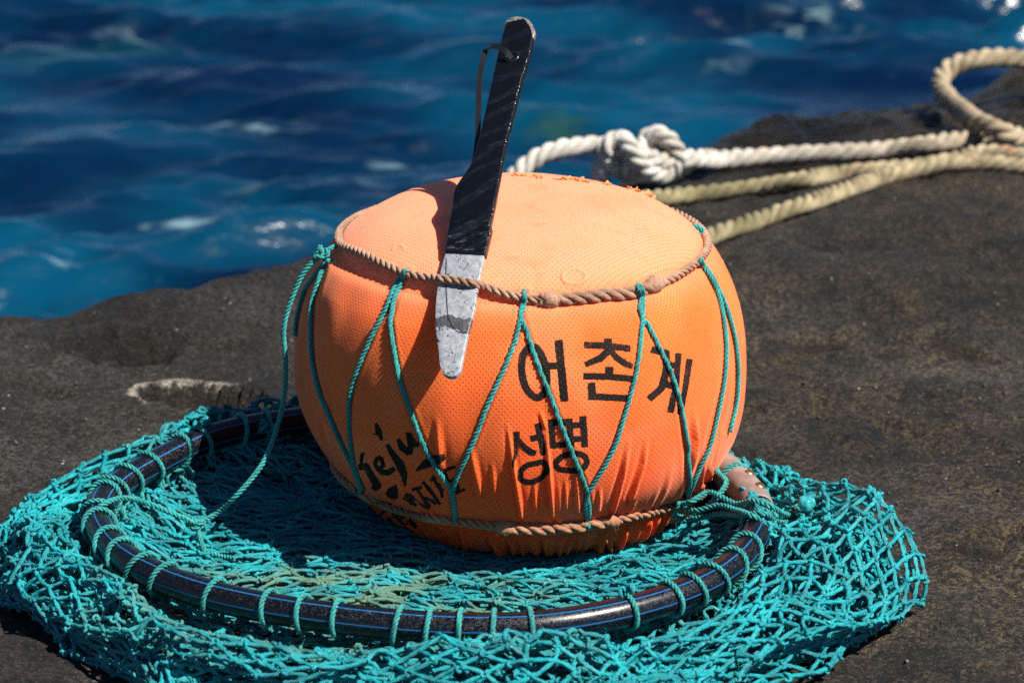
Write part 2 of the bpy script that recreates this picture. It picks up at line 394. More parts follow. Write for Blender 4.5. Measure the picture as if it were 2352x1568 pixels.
deep = m.mix(m.rng(g, .60, .74, 0, .6), deep, (.001, .055, .060))
def blob(px, py, rx, ry):
    p = on_z(px, py, SEA); v = m.n('VectorMath', props={'operation': 'SUBTRACT'}, i0=o, i1=tuple(p))
    v = m.n('VectorMath', props={'operation': 'MULTIPLY'}, i0=v, i1=(1/rx, 1/ry, 0)); return m.rng(m.n('VectorMath', 1, props={'operation': 'LENGTH'}, i0=v), .2, 1.0, 1, 0)
# pale streaky patches, and weed that drifts at the surface
fo = m.noise(m.mapping(o, (1.0, 2.6, 1), (0, 0, R_(12))), 8.0, 4, .6, dist=.5)
fm = None
for b in ((1620, 110, .14, .26), (1840, 40, .10, .22), (690, 445, .16, .10), (430, 530, .13, .07), (890, 370, .05, .10), (1010, 375, .06, .08), (330, 620, .06, .06), (150, 615, .05, .05), (290, 95, .12, .16), (590, 290, .14, .12), (700, 470, .12, .05)):
    x = blob(*b); fm = x if fm is None else m.math('MAXIMUM', fm, x)
pale_patch = m.math('MULTIPLY', fm, m.rng(fo, .52, .70))
wd = m.math('MULTIPLY', blob(1280, 285, .11, .17), m.rng(m.noise(o, 12, 3), .42, .6))
c = m.mix(m.math('MULTIPLY', wd, .45), deep, (.022, .055, .010))
m['Base Color'] = m.mix(m.math('MULTIPLY', pale_patch, .8), c, (.20, .33, .36))
m['Roughness'] = .21; m['IOR'] = 1.33; m['Specular IOR Level'] = .42
m['Normal'] = m.bump(m.noise(m.mapping(o, (1, 1.8, 1), (0, 0, R_(12))), 18, 3, .5), .010, .6)
sea = mesh_np('sea_water', np.stack([WX, WY, WZ], -1).reshape(-1, 3), grid_faces(len(wx), len(wy)), m.m)
tag(sea, kind='structure')
# ================================================================ THE FLOAT
FX, FY = .008, -.030
PROF = [(0, .2825), (.05, .2815), (.09, .277), (.125, .2665), (.150, .252), (.1625, .241), (.178, .220), (.191, .188), (.198, .150), (.1985, .120),
        (.195, .095), (.1865, .07), (.175, .052), (.163, .038), (.155, .026), (.146, .014), (.130, .004), (.10, .001), (0, .001)]
NT, NP = 1500, 520
def axis_x(z): return FX + np.clip((.12 - z)/.12, 0, 1)**1.3*.012
pr = spline(PROF, 3000); tl = np.r_[0, np.cumsum(np.hypot(*np.diff(pr, axis=0).T))]
pr = np.stack([np.interp(np.linspace(0, tl[-1], NP), tl, pr[:, k]) for k in (0, 1)], -1); pr[0, 0] = pr[-1, 0] = .0004
arc = np.linspace(0, tl[-1], NP)
th = np.linspace(0, 2*np.pi, NT, endpoint=False) + np.pi/2            # seam at the back
CT, ST = np.cos(th)[:, None], np.sin(th)[:, None]
FP = np.stack([axis_x(pr[:, 1])[None] + pr[None, :, 0]*CT, FY + pr[None, :, 0]*ST, np.broadcast_to(pr[None, :, 1], (NT, NP))], -1)
tp = np.gradient(pr, axis=0); tp /= np.linalg.norm(tp, axis=1, keepdims=True)
FN = np.stack([-tp[None, :, 1]*CT, -tp[None, :, 1]*ST, np.broadcast_to(tp[None, :, 0], (NT, NP))], -1)
PX = proj(FP.reshape(-1, 3)).reshape(NT, NP, 2)
facing = ((CAM - FP)*FN).sum(-1) > -.05
Z = np.broadcast_to(pr[None, :, 1], (NT, NP)); TH = np.broadcast_to(th[:, None], (NT, NP)); RRr = np.broadcast_to(pr[None, :, 0], (NT, NP))
def z1(x, y, w): return x*.4833 + 627.2, y*.4833 + 352.8, w*.4833
def z2(x, y): return (800 + x*.6165)*.784, (1000 + y*.6165)*.784
def seg_d(pts, cutoff):
    """distance (photo pixels) and position 0..1 along a polyline for every vertex of the cover"""
    pts = np.array(pts, float); L = np.r_[0, np.cumsum(np.hypot(*np.diff(pts, axis=0).T))]
    best = np.full((NT, NP), 1e9); tt = np.zeros((NT, NP)); sg = np.zeros((NT, NP))
    lo, hi = pts.min(0) - cutoff, pts.max(0) + cutoff
    mk = facing & (PX[..., 0] > lo[0]) & (PX[..., 0] < hi[0]) & (PX[..., 1] > lo[1]) & (PX[..., 1] < hi[1])
    q = PX[mk]; bd = np.full(len(q), 1e9); bt = np.zeros(len(q)); bs = np.zeros(len(q))
    for a, b, l0, l1 in zip(pts[:-1], pts[1:], L[:-1], L[1:]):
        e = b - a; ln = np.hypot(*e); s = np.clip(((q - a) @ e)/ln**2, 0, 1); v = q - a - s[:, None]*e; d = np.hypot(*v.T)
        k = d < bd; bd[k] = d[k]; bt[k] = ((l0 + s*ln)/L[-1])[k]; bs[k] = ((v @ np.array([e[1], -e[0]]))/ln)[k]
    best[mk] = bd; tt[mk] = bt; sg[mk] = bs
    return best, tt, sg
D = np.zeros((NT, NP))
# broad slackness of the cloth
side = np.clip((.236 - Z)/.02, 0, 1)*np.clip(Z/.03, 0, 1)
D += side*(noise(FP, 11, 3)*.0022 + noise(FP*np.array([1.6, 1.6, .6]), 20, 4)*.0016)
D += np.clip((Z - .245)/.01, 0, 1)*(noise(FP, 14, 8)*.0013 + noise(FP, 33, 9)*.0004)
# pull of the two ropes
D -= .0032*np.exp(-((Z - .2415)/.0052)**2) + .0042*np.exp(-((Z - .038)/.0048)**2)
# gathers near the lower rope and below it
gat = np.zeros((NT, NP))
for k in range(95):
    t0 = rng.uniform(0, 2*np.pi); wd = rng.uniform(.008, .02); top = rng.uniform(.045, .10); am = rng.uniform(.3, 1)*.0016
    dth = (TH - t0 + np.pi) % (2*np.pi) - np.pi + .12*math.sin(k)*(Z - .04)
    env = np.clip((top - Z)/.03, 0, 1)*np.clip(Z/.006, 0, 1)
    gat += am*env*(np.exp(-(dth/wd)**2) - .55*np.exp(-((dth + 1.7*wd)/wd)**2))
for k in range(70):
    t0 = rng.uniform(0, 2*np.pi); wd = rng.uniform(.010, .03); am = rng.uniform(.4, 1)*.0030
    dth = (TH - t0 + np.pi) % (2*np.pi) - np.pi + .5*math.sin(k*2.1)*(Z - .03)
    env = np.clip((.038 - Z)/.008, 0, 1)*np.clip(1.3 - abs(Z - .02)/.022, 0, 1)
    gat += am*env*(np.exp(-(dth/wd)**2) - .5*np.exp(-((dth + 1.6*wd)/(wd*.8))**2))
D += gat
# the individual folds one sees in the cloth (x, y as in an enlarged detail of the photo)
FOLDS = [([(1108, 360), (1140, 560), (1182, 815)], 9, 3.2), ([(1296, 380), (1312, 600), (1332, 825)], 9, 3.0), ([(1262, 315), (1285, 380), (1300, 430)], 9, 1.8),
         ([(1440, 600), (1452, 810)], 8, 2.2), ([(930, 470), (955, 580), (992, 740)], 12, 2.2), ([(1704, 440), (1664, 640), (1618, 805)], 10, 3.4),
         ([(1784, 440), (1762, 580), (1706, 745)], 10, 3.0), ([(1560, 690), (1548, 800)], 9, 1.8), ([(782, 330), (792, 480), (806, 650)], 14, 2.4),
         ([(2006, 300), (2014, 470), (1986, 640)], 12, 3.6), ([(2070, 480), (2036, 680), (2000, 740)], 9, 2.4), ([(2100, 560), (2060, 720)], 8, 1.6),
         ([(1040, 560), (1060, 760)], 10, 1.6), ([(1240, 640), (1250, 820)], 8, 1.6), ([(1390, 640), (1396, 810)], 8, 1.4), ([(590, 560), (610, 690), (660, 760)], 10, 1.6),
         ([(262, 160), (245, 330), (290, 520), (360, 650)], 16, 2.2), ([(190, 250), (215, 420), (300, 620)], 13, 2.2), ([(150, 120), (165, 330), (240, 540)], 12, 2.0),
         ([(880, 860), (905, 920), (918, 985)], 10, 3), ([(1105, 890), (1135, 950), (1142, 1000)], 9, 3), ([(1172, 895), (1190, 1005)], 8, 2.5), ([(1285, 905), (1296, 1000)], 9, 2.4),
         ([(1425, 890), (1396, 990)], 9, 2.6), ([(1552, 880), (1600, 965)], 9, 3.0), ([(1612, 880), (1600, 965), (1560, 1000)], 8, 2.6), ([(1700, 850), (1640, 950)], 9, 2.2)]
for pts, w, am in FOLDS:
    pts = [z2(*p) for p in pts]; w = w*.4833; d, t, s = seg_d(pts, w*4)
    env = np.clip(np.minimum(t*1.9, (1 - t)*3), 0, 1) if pts[-1][1] < 1130 else np.clip(t*1.9, 0, 1)
    env = env*env*(3 - 2*env)
    s = np.where(d < 1e8, s, 1e3)
    D += am*.00110*env*(np.exp(-(d/w)**2) - .42*np.exp(-((d/w - 2.0))**2)*np.where(s < 0, 1, .35)*(d < 1e8))
LACE_PX = [[(938, 624), (926, 632), (905, 668), (890, 710), (862, 762), (832, 830), (812, 890), (805, 960), (808, 1010), (818, 1070), (836, 1122)],
        [(932, 622), (928, 640), (908, 690), (900, 735), (908, 800), (922, 872), (945, 940), (968, 1003), (990, 1050), (1012, 1082), (1036, 1122), (1040, 1150), (1046, 1192)],
        [(1206, 672), (1202, 690), (1194, 725), (1190, 760), (1165, 830), (1120, 930), (1085, 1020), (1052, 1090), (1042, 1125), (1045, 1160), (1048, 1190)],
        [(1204, 668), (1206, 700), (1198, 722), (1212, 770), (1232, 830), (1262, 905), (1290, 980), (1318, 1050), (1340, 1105), (1352, 1150), (1352, 1210)],
        [(1464, 655), (1474, 672), (1476, 705), (1472, 760), (1460, 850), (1438, 935), (1410, 1025), (1378, 1085), (1348, 1135), (1342, 1160), (1350, 1208)],
        [(1462, 656), (1470, 690), (1466, 715), (1485, 745), (1512, 800), (1535, 850), (1555, 910), (1570, 980), (1580, 1050), (1580, 1115), (1572, 1150)],
        [(1604, 596), (1614, 615), (1640, 660), (1655, 715), (1664, 790), (1660, 870), (1645, 950), (1622, 1035), (1596, 1090), (1576, 1140)],
        [(1602, 600), (1622, 622), (1650, 672), (1672, 730), (1686, 790), (1691, 870), (1686, 930), (1672, 990)],
        [(752, 600), (738, 640), (722, 690), (718, 740), (722, 830), (735, 890), (762, 960), (790, 1020), (815, 1075), (832, 1128)],
        [(745, 612), (722, 640), (700, 672), (687, 720), (683, 770)]]
for pts in LACE_PX:
    d, t, s = seg_d(pts, 22); D -= .0013*np.exp(-(d/5.5)**2)*np.clip(t*8, 0, 1) - .0004*np.exp(-((d - 12)/5)**2)
# a torn patch, a snag and the shoulder wrinkles on the left
d, t, s = seg_d([(1293 + 27*math.cos(a)+25, 636 + 17*math.sin(a)) for a in np.linspace(0, 6.28, 24)], 14)
D += .0013*np.exp(-(d/3.5)**2)
d, t, s = seg_d([(902, 572), (908, 564), (920, 562), (928, 568)], 12); D += .0011*np.exp(-(d/2.6)**2)
d, t, s = seg_d([(1110 + 3*k, 470 + 6*math.sin(k)) for k in range(3)], 6)
FP = FP + D[..., None]*FN

# ---- printed lettering: distance to the strokes, kept on the cloth as an attribute
def T1(p): return [((1480 + x*.2551)*.784, (960 + y*.2551)*.784) for x, y in p]
def T2(p): return [((1440 + x*.1913)*.784, (1180 + y*.1913)*.784) for x, y in p]
def T3(p): return [((1000 + x*.2551)*.784, (1200 + y*.2551)*.784) for x, y in p]
S1, S2, S3 = .2, .15, .2
STROKES = []
def st(T, sc, pts, w):
    w = [w]*len(pts) if np.isscalar(w) else w
    STROKES.append((T(pts), [x*sc for x in w]))
def ring(T, sc, pts, w):
    p = spline([(x, y, 0) for x, y in pts], 40, True)[:, :2]; p = np.vstack([p, p[:1]]); st(T, sc, [tuple(q) for q in p], w)
ring(T1, S1, [(300, 222), (225, 280), (188, 420), (205, 590), (270, 740), (375, 805), (455, 740), (478, 600), (462, 440), (400, 290), (345, 225)], 90)
st(T1, S1, [(612, 140), (683, 850)], 97); st(T1, S1, [(460, 440), (615, 436)], 78)
st(T1, S1, [(1177, 122), (1177, 215)], 97); st(T1, S1, [(902, 200), (1180, 208), (1435, 240)], 80)
st(T1, S1, [(1180, 215), (1165, 280), (1090, 350), (915, 425)], [70, 90, 85, 66]); st(T1, S1, [(1180, 230), (1270, 340), (1370, 410), (1458, 448)], [60, 80, 75, 66])
st(T1, S1, [(1193, 445), (1193, 545)], 97); st(T1, S1, [(898, 556), (1180, 560), (1475, 588)], 80)
st(T1, S1, [(992, 627), (1000, 790)], 96); st(T1, S1, [(952, 788), (1440, 810)], 82)
st(T1, S1, [(1660, 250), (1870, 302)], 82); st(T1, S1, [(1832, 280), (1825, 520), (1775, 690), (1640, 818)], [86, 86, 86, 76])
st(T1, S1, [(1830, 415), (1960, 440)], 72); st(T1, S1, [(1800, 630), (1910, 670)], 78)
st(T1, S1, [(1985, 290), (1945, 640), (1884, 972)], 82); st(T1, S1, [(2120, 355), (2062, 700), (2000, 995)], 78)
for q in ((1495, 132), (1376, 348)): st(T1, S1, [(q[0]-5, q[1]), (q[0]+5, q[1])], 10)
st(T2, S2, [(380, 436), (388, 620), (372, 760), (335, 880), (330, 960)], [104, 100, 66, 40, 46]); st(T2, S2, [(390, 560), (490, 680), (590, 750), (680, 780)], [100, 110, 110, 90])
st(T2, S2, [(700, 312), (760, 560), (795, 815)], [110, 108, 84]); st(T2, S2, [(588, 552), (740, 525)], 98)
ring(T2, S2, [(440, 1070), (520, 965), (680, 925), (800, 920), (850, 1000), (815, 1100), (690, 1185), (540, 1205), (450, 1150)], 92)
st(T2, S2, [(915, 270), (930, 500), (940, 700)], 104); st(T2, S2, [(868, 308), (1240, 288)], 106); st(T2, S2, [(1190, 240), (1225, 690)], 104); st(T2, S2, [(890, 665), (1260, 630)], 96)
st(T2, S2, [(1225, 347), (1390, 347)], 96); st(T2, S2, [(1240, 560), (1400, 558)], 98); st(T2, S2, [(1400, 203), (1438, 692)], 112)
ring(T2, S2, [(985, 950), (1060, 850), (1200, 792), (1350, 790), (1450, 850), (1458, 950), (1400, 1010), (1270, 1045), (1120, 1040), (1010, 1005)], 98)
st(T3, S3, [(420, 140), (455, 235), (487, 342)], [34, 72, 30]); st(T3, S3, [(390, 258), (440, 275)], 22)
st(T3, S3, [(300, 465), (268, 500), (258, 600)], [18, 48, 40]); st(T3, S3, [(222, 640), (310, 628), (365, 730), (425, 850), (375, 912)], [72, 84, 92, 104, 70])
st(T3, S3, [(440, 520), (412, 600), (445, 672), (500, 625), (478, 550), (440, 520)], 48); st(T3, S3, [(430, 650), (480, 700), (550, 712), (622, 665)], [40, 60, 72, 56])
st(T3, S3, [(540, 385), (600, 500), (680, 620), (728, 730), (740, 875)], [42, 72, 106, 78, 26])
st(T3, S3, [(665, 325), (710, 425), (795, 500)], [44, 84, 66]); st(T3, S3, [(795, 505), (808, 400), (785, 245)], [60, 76, 66]); st(T3, S3, [(790, 270), (850, 380), (905, 395)], [70, 84, 60])
st(T3, S3, [(862, 695), (980, 610), (1110, 560), (1195, 525)], [24, 104, 120, 70])
st(T3, S3, [(525, 975), (590, 940), (650, 930)], [60, 130, 160]); st(T3, S3, [(560, 1000), (640, 985)], 70); st(T3, S3, [(580, 1100), (455, 1190)], [62, 20])
for p, w in (([(1180, 692), (1318, 645)], 40), ([(1185, 700), (1225, 812)], 44), ([(1215, 818), (1330, 788)], 40), ([(1340, 850), (1350, 935)], 40), ([(1308, 945), (1428, 905)], 38),
             ([(1020, 805), (1095, 768)], 38), ([(1050, 745), (1066, 790)], 38), ([(1080, 800), (1110, 870), (1180, 925)], 40), ([(1125, 830), (1168, 1000)], 38),
             ([(818, 912), (935, 868)], 40), ([(885, 895), (945, 990), (1022, 1105)], 54), ([(955, 990), (1040, 1020), (1095, 1062)], 36), ([(940, 812), (1050, 940), (1140, 1075)], 42),
             ([(752, 945), (800, 1040), (850, 1090)], 42), ([(800, 985), (850, 1040)], 42), ([(708, 1010), (800, 1075), (870, 1092)], 34), ([(790, 960), (900, 1050), (985, 1112)], 28),
             ([(540, 1235), (660, 1330), (830, 1387)], 18), ([(575, 1190), (690, 1300), (780, 1350)], 22), ([(600, 1180), (700, 1280)], 20), ([(690, 1170), (710, 1252)], 25),
             ([(635, 1155), (750, 1185)], 25), ([(748, 1308), (815, 1218)], 28), ([(780, 1280), (862, 1358)], 20), ([(560, 1260), (600, 1225)], 18)):
    st(T3, S3, p, w)
ink = np.full((NT, NP), 30.0)
lo = np.array([780, 740]); hi = np.array([1620, 1260])
mk = facing & (PX[..., 0] > lo[0]) & (PX[..., 0] < hi[0]) & (PX[..., 1] > lo[1]) & (PX[..., 1] < hi[1])
q = PX[mk]; bd = np.full(len(q), 30.0)
for pts, w in STROKES:
    pts = np.array(pts)
    for i in range(len(pts) - 1):
        a, b = pts[i], pts[i+1]; e = b - a; ln = np.hypot(*e)
        k = (q[:, 0] > min(a[0], b[0]) - 25) & (q[:, 0] < max(a[0], b[0]) + 25) & (q[:, 1] > min(a[1], b[1]) - 25) & (q[:, 1] < max(a[1], b[1]) + 25)
        v = q[k] - a; t = (v @ e)/ln; n = np.abs(v @ np.array([-e[1], e[0]]))/ln
        hw = .5*(w[i] + (w[i+1] - w[i])*np.clip(t/ln, 0, 1))
        d = np.maximum(n - hw, np.maximum(-t, t - ln)); bd[k] = np.minimum(bd[k], d)
        if i: d2 = np.hypot(*v.T) - .5*w[i]; bd[k] = np.minimum(bd[k], d2)
ink[mk] = bd
# faded grubby rings on the top
stain = np.zeros((NT, NP))
for cx, cy, rx, ry, a in ((1235, 432, 30, 11, 1), (1400, 462, 75, 26, .8), (1280, 450, 40, 12, .4), (1160, 480, 60, 20, .4), (1530, 560, 40, 30, .4), (1330, 560, 50, 12, .3), (1210, 600, 40, 14, .35), (900, 540, 40, 16, .3)):
    e = np.hypot((PX[..., 0] - cx)/rx, (PX[..., 1] - cy)/ry); stain = np.maximum(stain, a*np.exp(-e**4)*(Z > .235))

topmask = (Z > .2405)
U = np.where(topmask, FP[..., 0] - FX, (TH - np.pi*1.5)*.19); Vv = np.where(topmask, FP[..., 1] - FY, .25 - arc[None])
m = M('orange_mesh_cloth')
uv = m.xyz(m.uv()); o = m.obj(); PD = .0025
a = m.math('MULTIPLY', uv[0], 2*math.pi/PD/2*1.1); b = m.math('MULTIPLY', uv[1], 2*math.pi/PD/2)
a2 = m.math('ADD', a, b); b2 = m.math('SUBTRACT', a, b)
w = m.math('MULTIPLY', m.math('COSINE', a2), m.math('COSINE', b2))
w = m.math('MAXIMUM', m.math('COSINE', a2), -2); w = m.math('MULTIPLY', m.math('ADD', m.math('COSINE', a2), m.math('COSINE', b2)), .5)
hole = m.rng(w, .5, .95)
nl = m.noise(o, 18, 4); nf = m.noise(o, 420, 2)
col = m.mix(m.rng(nl, .3, .7), (.84, .122, .019), (.88, .158, .032))
sep = m.xyz(o)
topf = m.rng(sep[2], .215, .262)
col = m.mix(m.math('MULTIPLY', topf, .85), col, (.92, .262, .142))  # paler top: the wash of direct sun painted into the colour
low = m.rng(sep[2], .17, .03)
col = m.mix(m.math('MULTIPLY', low, .9), col, (.97, .068, .003))  # redder below: light glowing through the cloth, painted into the colour
col = m.mix(m.math('MULTIPLY', m.attr('stain'), .55), col, (.62, .19, .075))
gr_ = m.noise(o, 26, 6, .7, dist=.6); col = m.mix(m.rng(gr_, .52, .72, 0, .5), col, (.55, .14, .05))
fade = m.noise(o, 7, 3); col = m.mix(m.rng(fade, .5, .72, 0, .35), col, (.92, .33, .16))
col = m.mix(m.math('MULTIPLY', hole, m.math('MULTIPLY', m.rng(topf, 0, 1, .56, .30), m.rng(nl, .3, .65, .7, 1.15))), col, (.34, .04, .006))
inkf = m.math('ADD', m.attr('ink'), m.math('MULTIPLY', m.math('SUBTRACT', nf, .5), 3.5))
inkm = m.rng(inkf, .5, -.6)
wear = m.math('MULTIPLY', m.math('SUBTRACT', 1.0, m.math('MULTIPLY', hole, .14)), inkm)
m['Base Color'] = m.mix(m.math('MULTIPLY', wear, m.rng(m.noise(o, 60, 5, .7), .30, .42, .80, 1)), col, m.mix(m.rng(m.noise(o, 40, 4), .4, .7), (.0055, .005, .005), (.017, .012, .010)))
m['Roughness'] = .85; m['Specular IOR Level'] = .2
m['Subsurface Weight'] = .22; m['Subsurface Radius'] = (1.0, .22, .05); m['Subsurface Scale'] = .022
m['Sheen Weight'] = m.math('MULTIPLY', m.math('SUBTRACT', 1.0, inkm), .22); m['Sheen Roughness'] = .5; m['Sheen Tint'] = (1, .7, .5)
m['Normal'] = m.bump(m.math('ADD', m.math('MULTIPLY', hole, -.9), m.math('MULTIPLY', nf, .5)), .00055, .8)
buoy = empty('float_buoy', (FX, FY, 0))
tag(buoy, 'round orange cloth diving float with black Korean lettering, sitting inside the black hoop', 'diving float')
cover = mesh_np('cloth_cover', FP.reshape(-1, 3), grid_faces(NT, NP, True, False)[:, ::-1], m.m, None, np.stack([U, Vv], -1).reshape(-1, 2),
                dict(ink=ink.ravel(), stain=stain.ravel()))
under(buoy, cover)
# torn fringe along the back of the top
fr = [(1178, 404), (1200, 404), (1230, 406), (1245, 408), (1270, 409), (1300, 410), (1325, 412), (1345, 415), (1375, 419), (1400, 422), (1430, 428), (1452, 433), (1480, 443), (1500, 452)]
dens = [1, 1, 1, .2, .9, 1, .9, .2, .9, .3, .9, 1, .5, .3]
runs = [[], [], []]; cores = [[], [], []]
zz = np.interp(np.linspace(0, len(fr) - 1, 120), range(len(fr)), range(len(fr)))
for s in zz:
    i = int(min(s, len(fr) - 2)); 
    if rng.random() > dens[i]: continue
    px = np.interp(s, range(len(fr)), [f[0] for f in fr]); py = np.interp(s, range(len(fr)), [f[1] for f in fr])
    cand = np.argmin(np.where(Z > .24, np.hypot(PX[..., 0] - px, PX[..., 1] - py - 3), 1e9)); p = FP.reshape(-1, 3)[cand]; nn_ = FN.reshape(-1, 3)[cand]
    h = rng.uniform(.0015, .006)*(1.2 if rng.random() < .25 else .8); L = rng.uniform(.002, .007); dirx = np.array([1, rng.normal(0, .4), 0.0])
    k = 5; ss = np.linspace(0, 1, k)
    c0 = p + np.outer(ss - .5, dirx)*L; lean = nn_ + rng.normal(0, .5, 3); 
    top = c0 + np.outer(h*(.4 + rng.random(k)*.8)*np.sin(np.pi*(ss*.8 + .1)), lean/np.linalg.norm(lean)); mid = (c0 + top)/2 + rng.normal(0, .0006, (k, 3))
    V = np.stack([c0 - nn_*.0008, mid, top], 1); Vb = V[:, ::-1] + rng.normal(0, .0002, (k, 3, 3)) + np.array([0, .0006, 0])
    V = np.concatenate([V, Vb], 1)
    cores[0 if s < 3 else (1 if s < 7 else 2)].append(p)
    runs[0 if s < 3 else (1 if s < 7 else 2)].append(V.reshape(-1, 3))
m2 = M('frayed_cloth'); m2['Base Color'] = (.90, .26, .10); m2['Roughness'] = .9
allc = [c for r in cores for c in r]; allv = [v for r in runs for v in r]; runs, cores = [], []
for c, v in zip(allc, allv):
    if not cores or np.linalg.norm(c - cores[-1][-1]) > .006: cores.append([]); runs.append([])
    cores[-1].append(c); runs[-1].append(v)
for vs, cs in zip(runs, cores):
    if len(cs) < 3: continue
    acc = Acc(); tube(acc, smooth(np.array(cs), 1), .0006, 6)
    for v in vs: acc.add(v, grid_faces(5, 6, False, True))
    under(buoy, acc.build('frayed_edge', m2.m))

# surface lookups for everything that lies on the cloth
sub = FP[::4, ::4]; BV = [sub.reshape(-1, 3).tolist(), grid_faces(sub.shape[0], sub.shape[1], True, False).tolist()]
def add_bvh(objs):
    """the cover plus what has been laid over it so far"""
    V, F = list(BV[0]), list(BV[1])
    for o_ in objs:
        n = len(V); me = o_.data; co = np.zeros(len(me.vertices)*3); me.vertices.foreach_get('co', co)
        V += co.reshape(-1, 3).tolist(); F += [[i + n for i in p.vertices] for p in me.polygons]
    return BVHTree.FromPolygons(V, F)
bv = add_bvh([])
def cast(px, py, tree=None):
    h, n, i, d = (tree or bv).ray_cast(Vector(CAM), Vector(ray(px, py)).normalized())
    return (np.array(h), np.array(n)) if h else None
def lay(pts, off, tree=None, step=2.0, sm=4):
    """a line traced on the photo, laid on what it touches"""
    P = spline([(x, y, 0) for x, y in pts], 400)[:, :2]; out = []
    P = resample(np.c_[P, np.zeros(len(P))], step)[:, :2]
    for x, y in P:
        h = cast(x, y, tree)
        if h is None: continue
        n = h[1]; n = n if n @ (CAM - h[0]) > 0 else -n
        nf_ = nearest_n(h[0]); out.append(h[0] + off*nf_)
    return smooth(np.array(out), sm)
def nearest_n(p):
    h, n, i, d = bv.find_nearest(Vector(p)); n = np.array(n)
    c = p - np.array([FX, FY, .13]); return n if n @ c > 0 else -n

# ================================================================ THE PRYING KNIFE (laid before the rope that holds it)
b0 = cast(1058, 652); SL = R_(31)
kn_o = b0[0].copy()
kd = np.array([0, math.cos(SL), math.sin(SL)]); kx = np.array([1.0, 0, 0]); kn = np.cross(kx, kd)
yaw = R_(-16); kx = kx*math.cos(yaw) + kn*math.sin(-yaw); kn = np.cross(kx, kd)
def on_k(px, py, h=0.0):
    d = ray(px, py); o_ = kn_o + kn*h; t = ((o_ - CAM) @ kn)/(d @ kn); return CAM + d*t
def clear_of_float(ol):
    global kn_o
    for _ in range(60):
        worst = 1
        for (x, y) in ol:
            p = on_k(x, y, -.0026); h, n, i, d = bv.find_nearest(Vector(p)); n = np.array(n); hh = np.array(h); c = hh - np.array([FX, FY, .13]); n = n if n @ c > 0 else -n
            worst = min(worst, (p - hh) @ n)
        if worst > .0004: break
        kn_o = kn_o + kn*.0006
def Z3(x, y): return 940.8 + .35*x, .35*y
def Z1(x, y): return 627.2 + .4833*x, 352.8 + .4833*y
gl = [Z3(622, 250), Z3(610, 270), Z3(580, 390), Z3(535, 600), Z3(490, 800), Z3(440, 1010), Z3(412, 1085), Z3(350, 1180), Z3(310, 1240), Z3(280, 1400), Z3(250, 1568), Z1(842, 340), Z1(822, 480)]
grr = [Z3(812, 262), Z3(800, 330), Z3(782, 400), Z3(735, 560), Z3(690, 740), Z3(650, 900), Z3(615, 1060), Z3(590, 1200), Z3(560, 1360), Z3(520, 1568), Z1(1040, 360), Z1(1012, 490)]
tipo = [Z1(822, 480), Z1(800, 560), Z1(785, 640), Z1(775, 740), Z1(775, 820), Z1(790, 950), Z1(798, 1020), Z1(812, 1052), Z1(850, 1066), Z1(885, 1050), Z1(900, 1000), Z1(925, 880), Z1(960, 740), Z1(975, 640), Z1(1006, 490)]
clear_of_float([(a_[0]*(1-s) + b_[0]*s, a_[1]*(1-s) + b_[1]*s) for a_, b_ in zip([Z3(280, 1400), Z3(250, 1568), Z1(842, 340), Z1(822, 480), Z1(800, 560), Z1(785, 640), Z1(775, 740), Z1(775, 820), Z1(790, 950)], [Z3(560, 1360), Z3(520, 1568), Z1(1040, 360), Z1(1012, 490), Z1(992, 560), Z1(975, 640), Z1(960, 740), Z1(945, 820), Z1(912, 950)]) for s in (0, .33, .66, 1)])
topo = [Z3(812, 262), Z3(826, 235), Z3(820, 195), Z3(800, 160), Z3(768, 135), Z3(720, 122), Z3(670, 132), Z3(640, 150), Z3(628, 200), Z3(622, 250)]
def plate(acc, left, right, h0, h1, bev, n=120, wob=0.0):
    """a bar between two traced edges, with rounded arrises"""
    Lp = spline([(x, y, 0) for x, y in left], n)[:, :2]; Rp = spline([(x, y, 0) for x, y in right], n)[:, :2]
    sec = [(0, 0, .5), (bev*.35, .3, 0), (bev, 1, 0)]
    A = np.array([on_k(x, y) for x, y in Lp]); B = np.array([on_k(x, y) for x, y in Rp])
    wv = B - A; ww = np.linalg.norm(wv, axis=1, keepdims=True); wv = wv/ww
    e = bev; hm = (h0 + h1)/2
    prof = [(0, h0 + e, 0), (0, h1 - e, 0), (.3*e, h1 - .3*e, 0), (e, h1, 0)] + [(f, h1, 1) for f in (.25, .5, .75)] + [(-e, h1, 2), (-.3*e, h1 - .3*e, 2), (0, h1 - e, 2), (0, h0 + e, 2), (-.3*e, h0 + .3*e, 2), (-e, h0, 2)] + [(f, h0, 1) for f in (.75, .5, .25)] + [(e, h0, 0), (.3*e, h0 + .3*e, 0)]
    rows = []
    for x, h, md in prof:
        base = A + wv*x if md == 0 else (B + wv*x if md == 2 else A + wv*ww*x)
        rows.append(base + kn*h)
    V = np.stack(rows, 1)
    if wob: V = V + kn*(noise(V*np.array([1, 1, 1]), 90, 5)*wob)[..., None]
    k = len(prof); F = grid_faces(n, k, False, True)
    Lk = ((V - kn_o) @ kd); Wk = ((V - kn_o) @ kx)
    acc.add(V.reshape(-1, 3), F, np.stack([Wk, Lk], -1).reshape(-1, 2))
    for rowi in (0, n - 1):
        c = V[rowi].mean(0); acc.add(np.vstack([V[rowi], np.repeat(c[None], k, 0)]), [[i, (i+1) % k, k + (i+1) % k, k + i] for i in range(k)], np.stack([np.r_[Wk[rowi], Wk[rowi]], np.r_[Lk[rowi], Lk[rowi]]], -1))
knife = empty('prying_knife', tuple(kn_o))
tag(knife, 'black taped prying knife with scuffed metal blade, tucked under the upper rope of the float', 'knife')
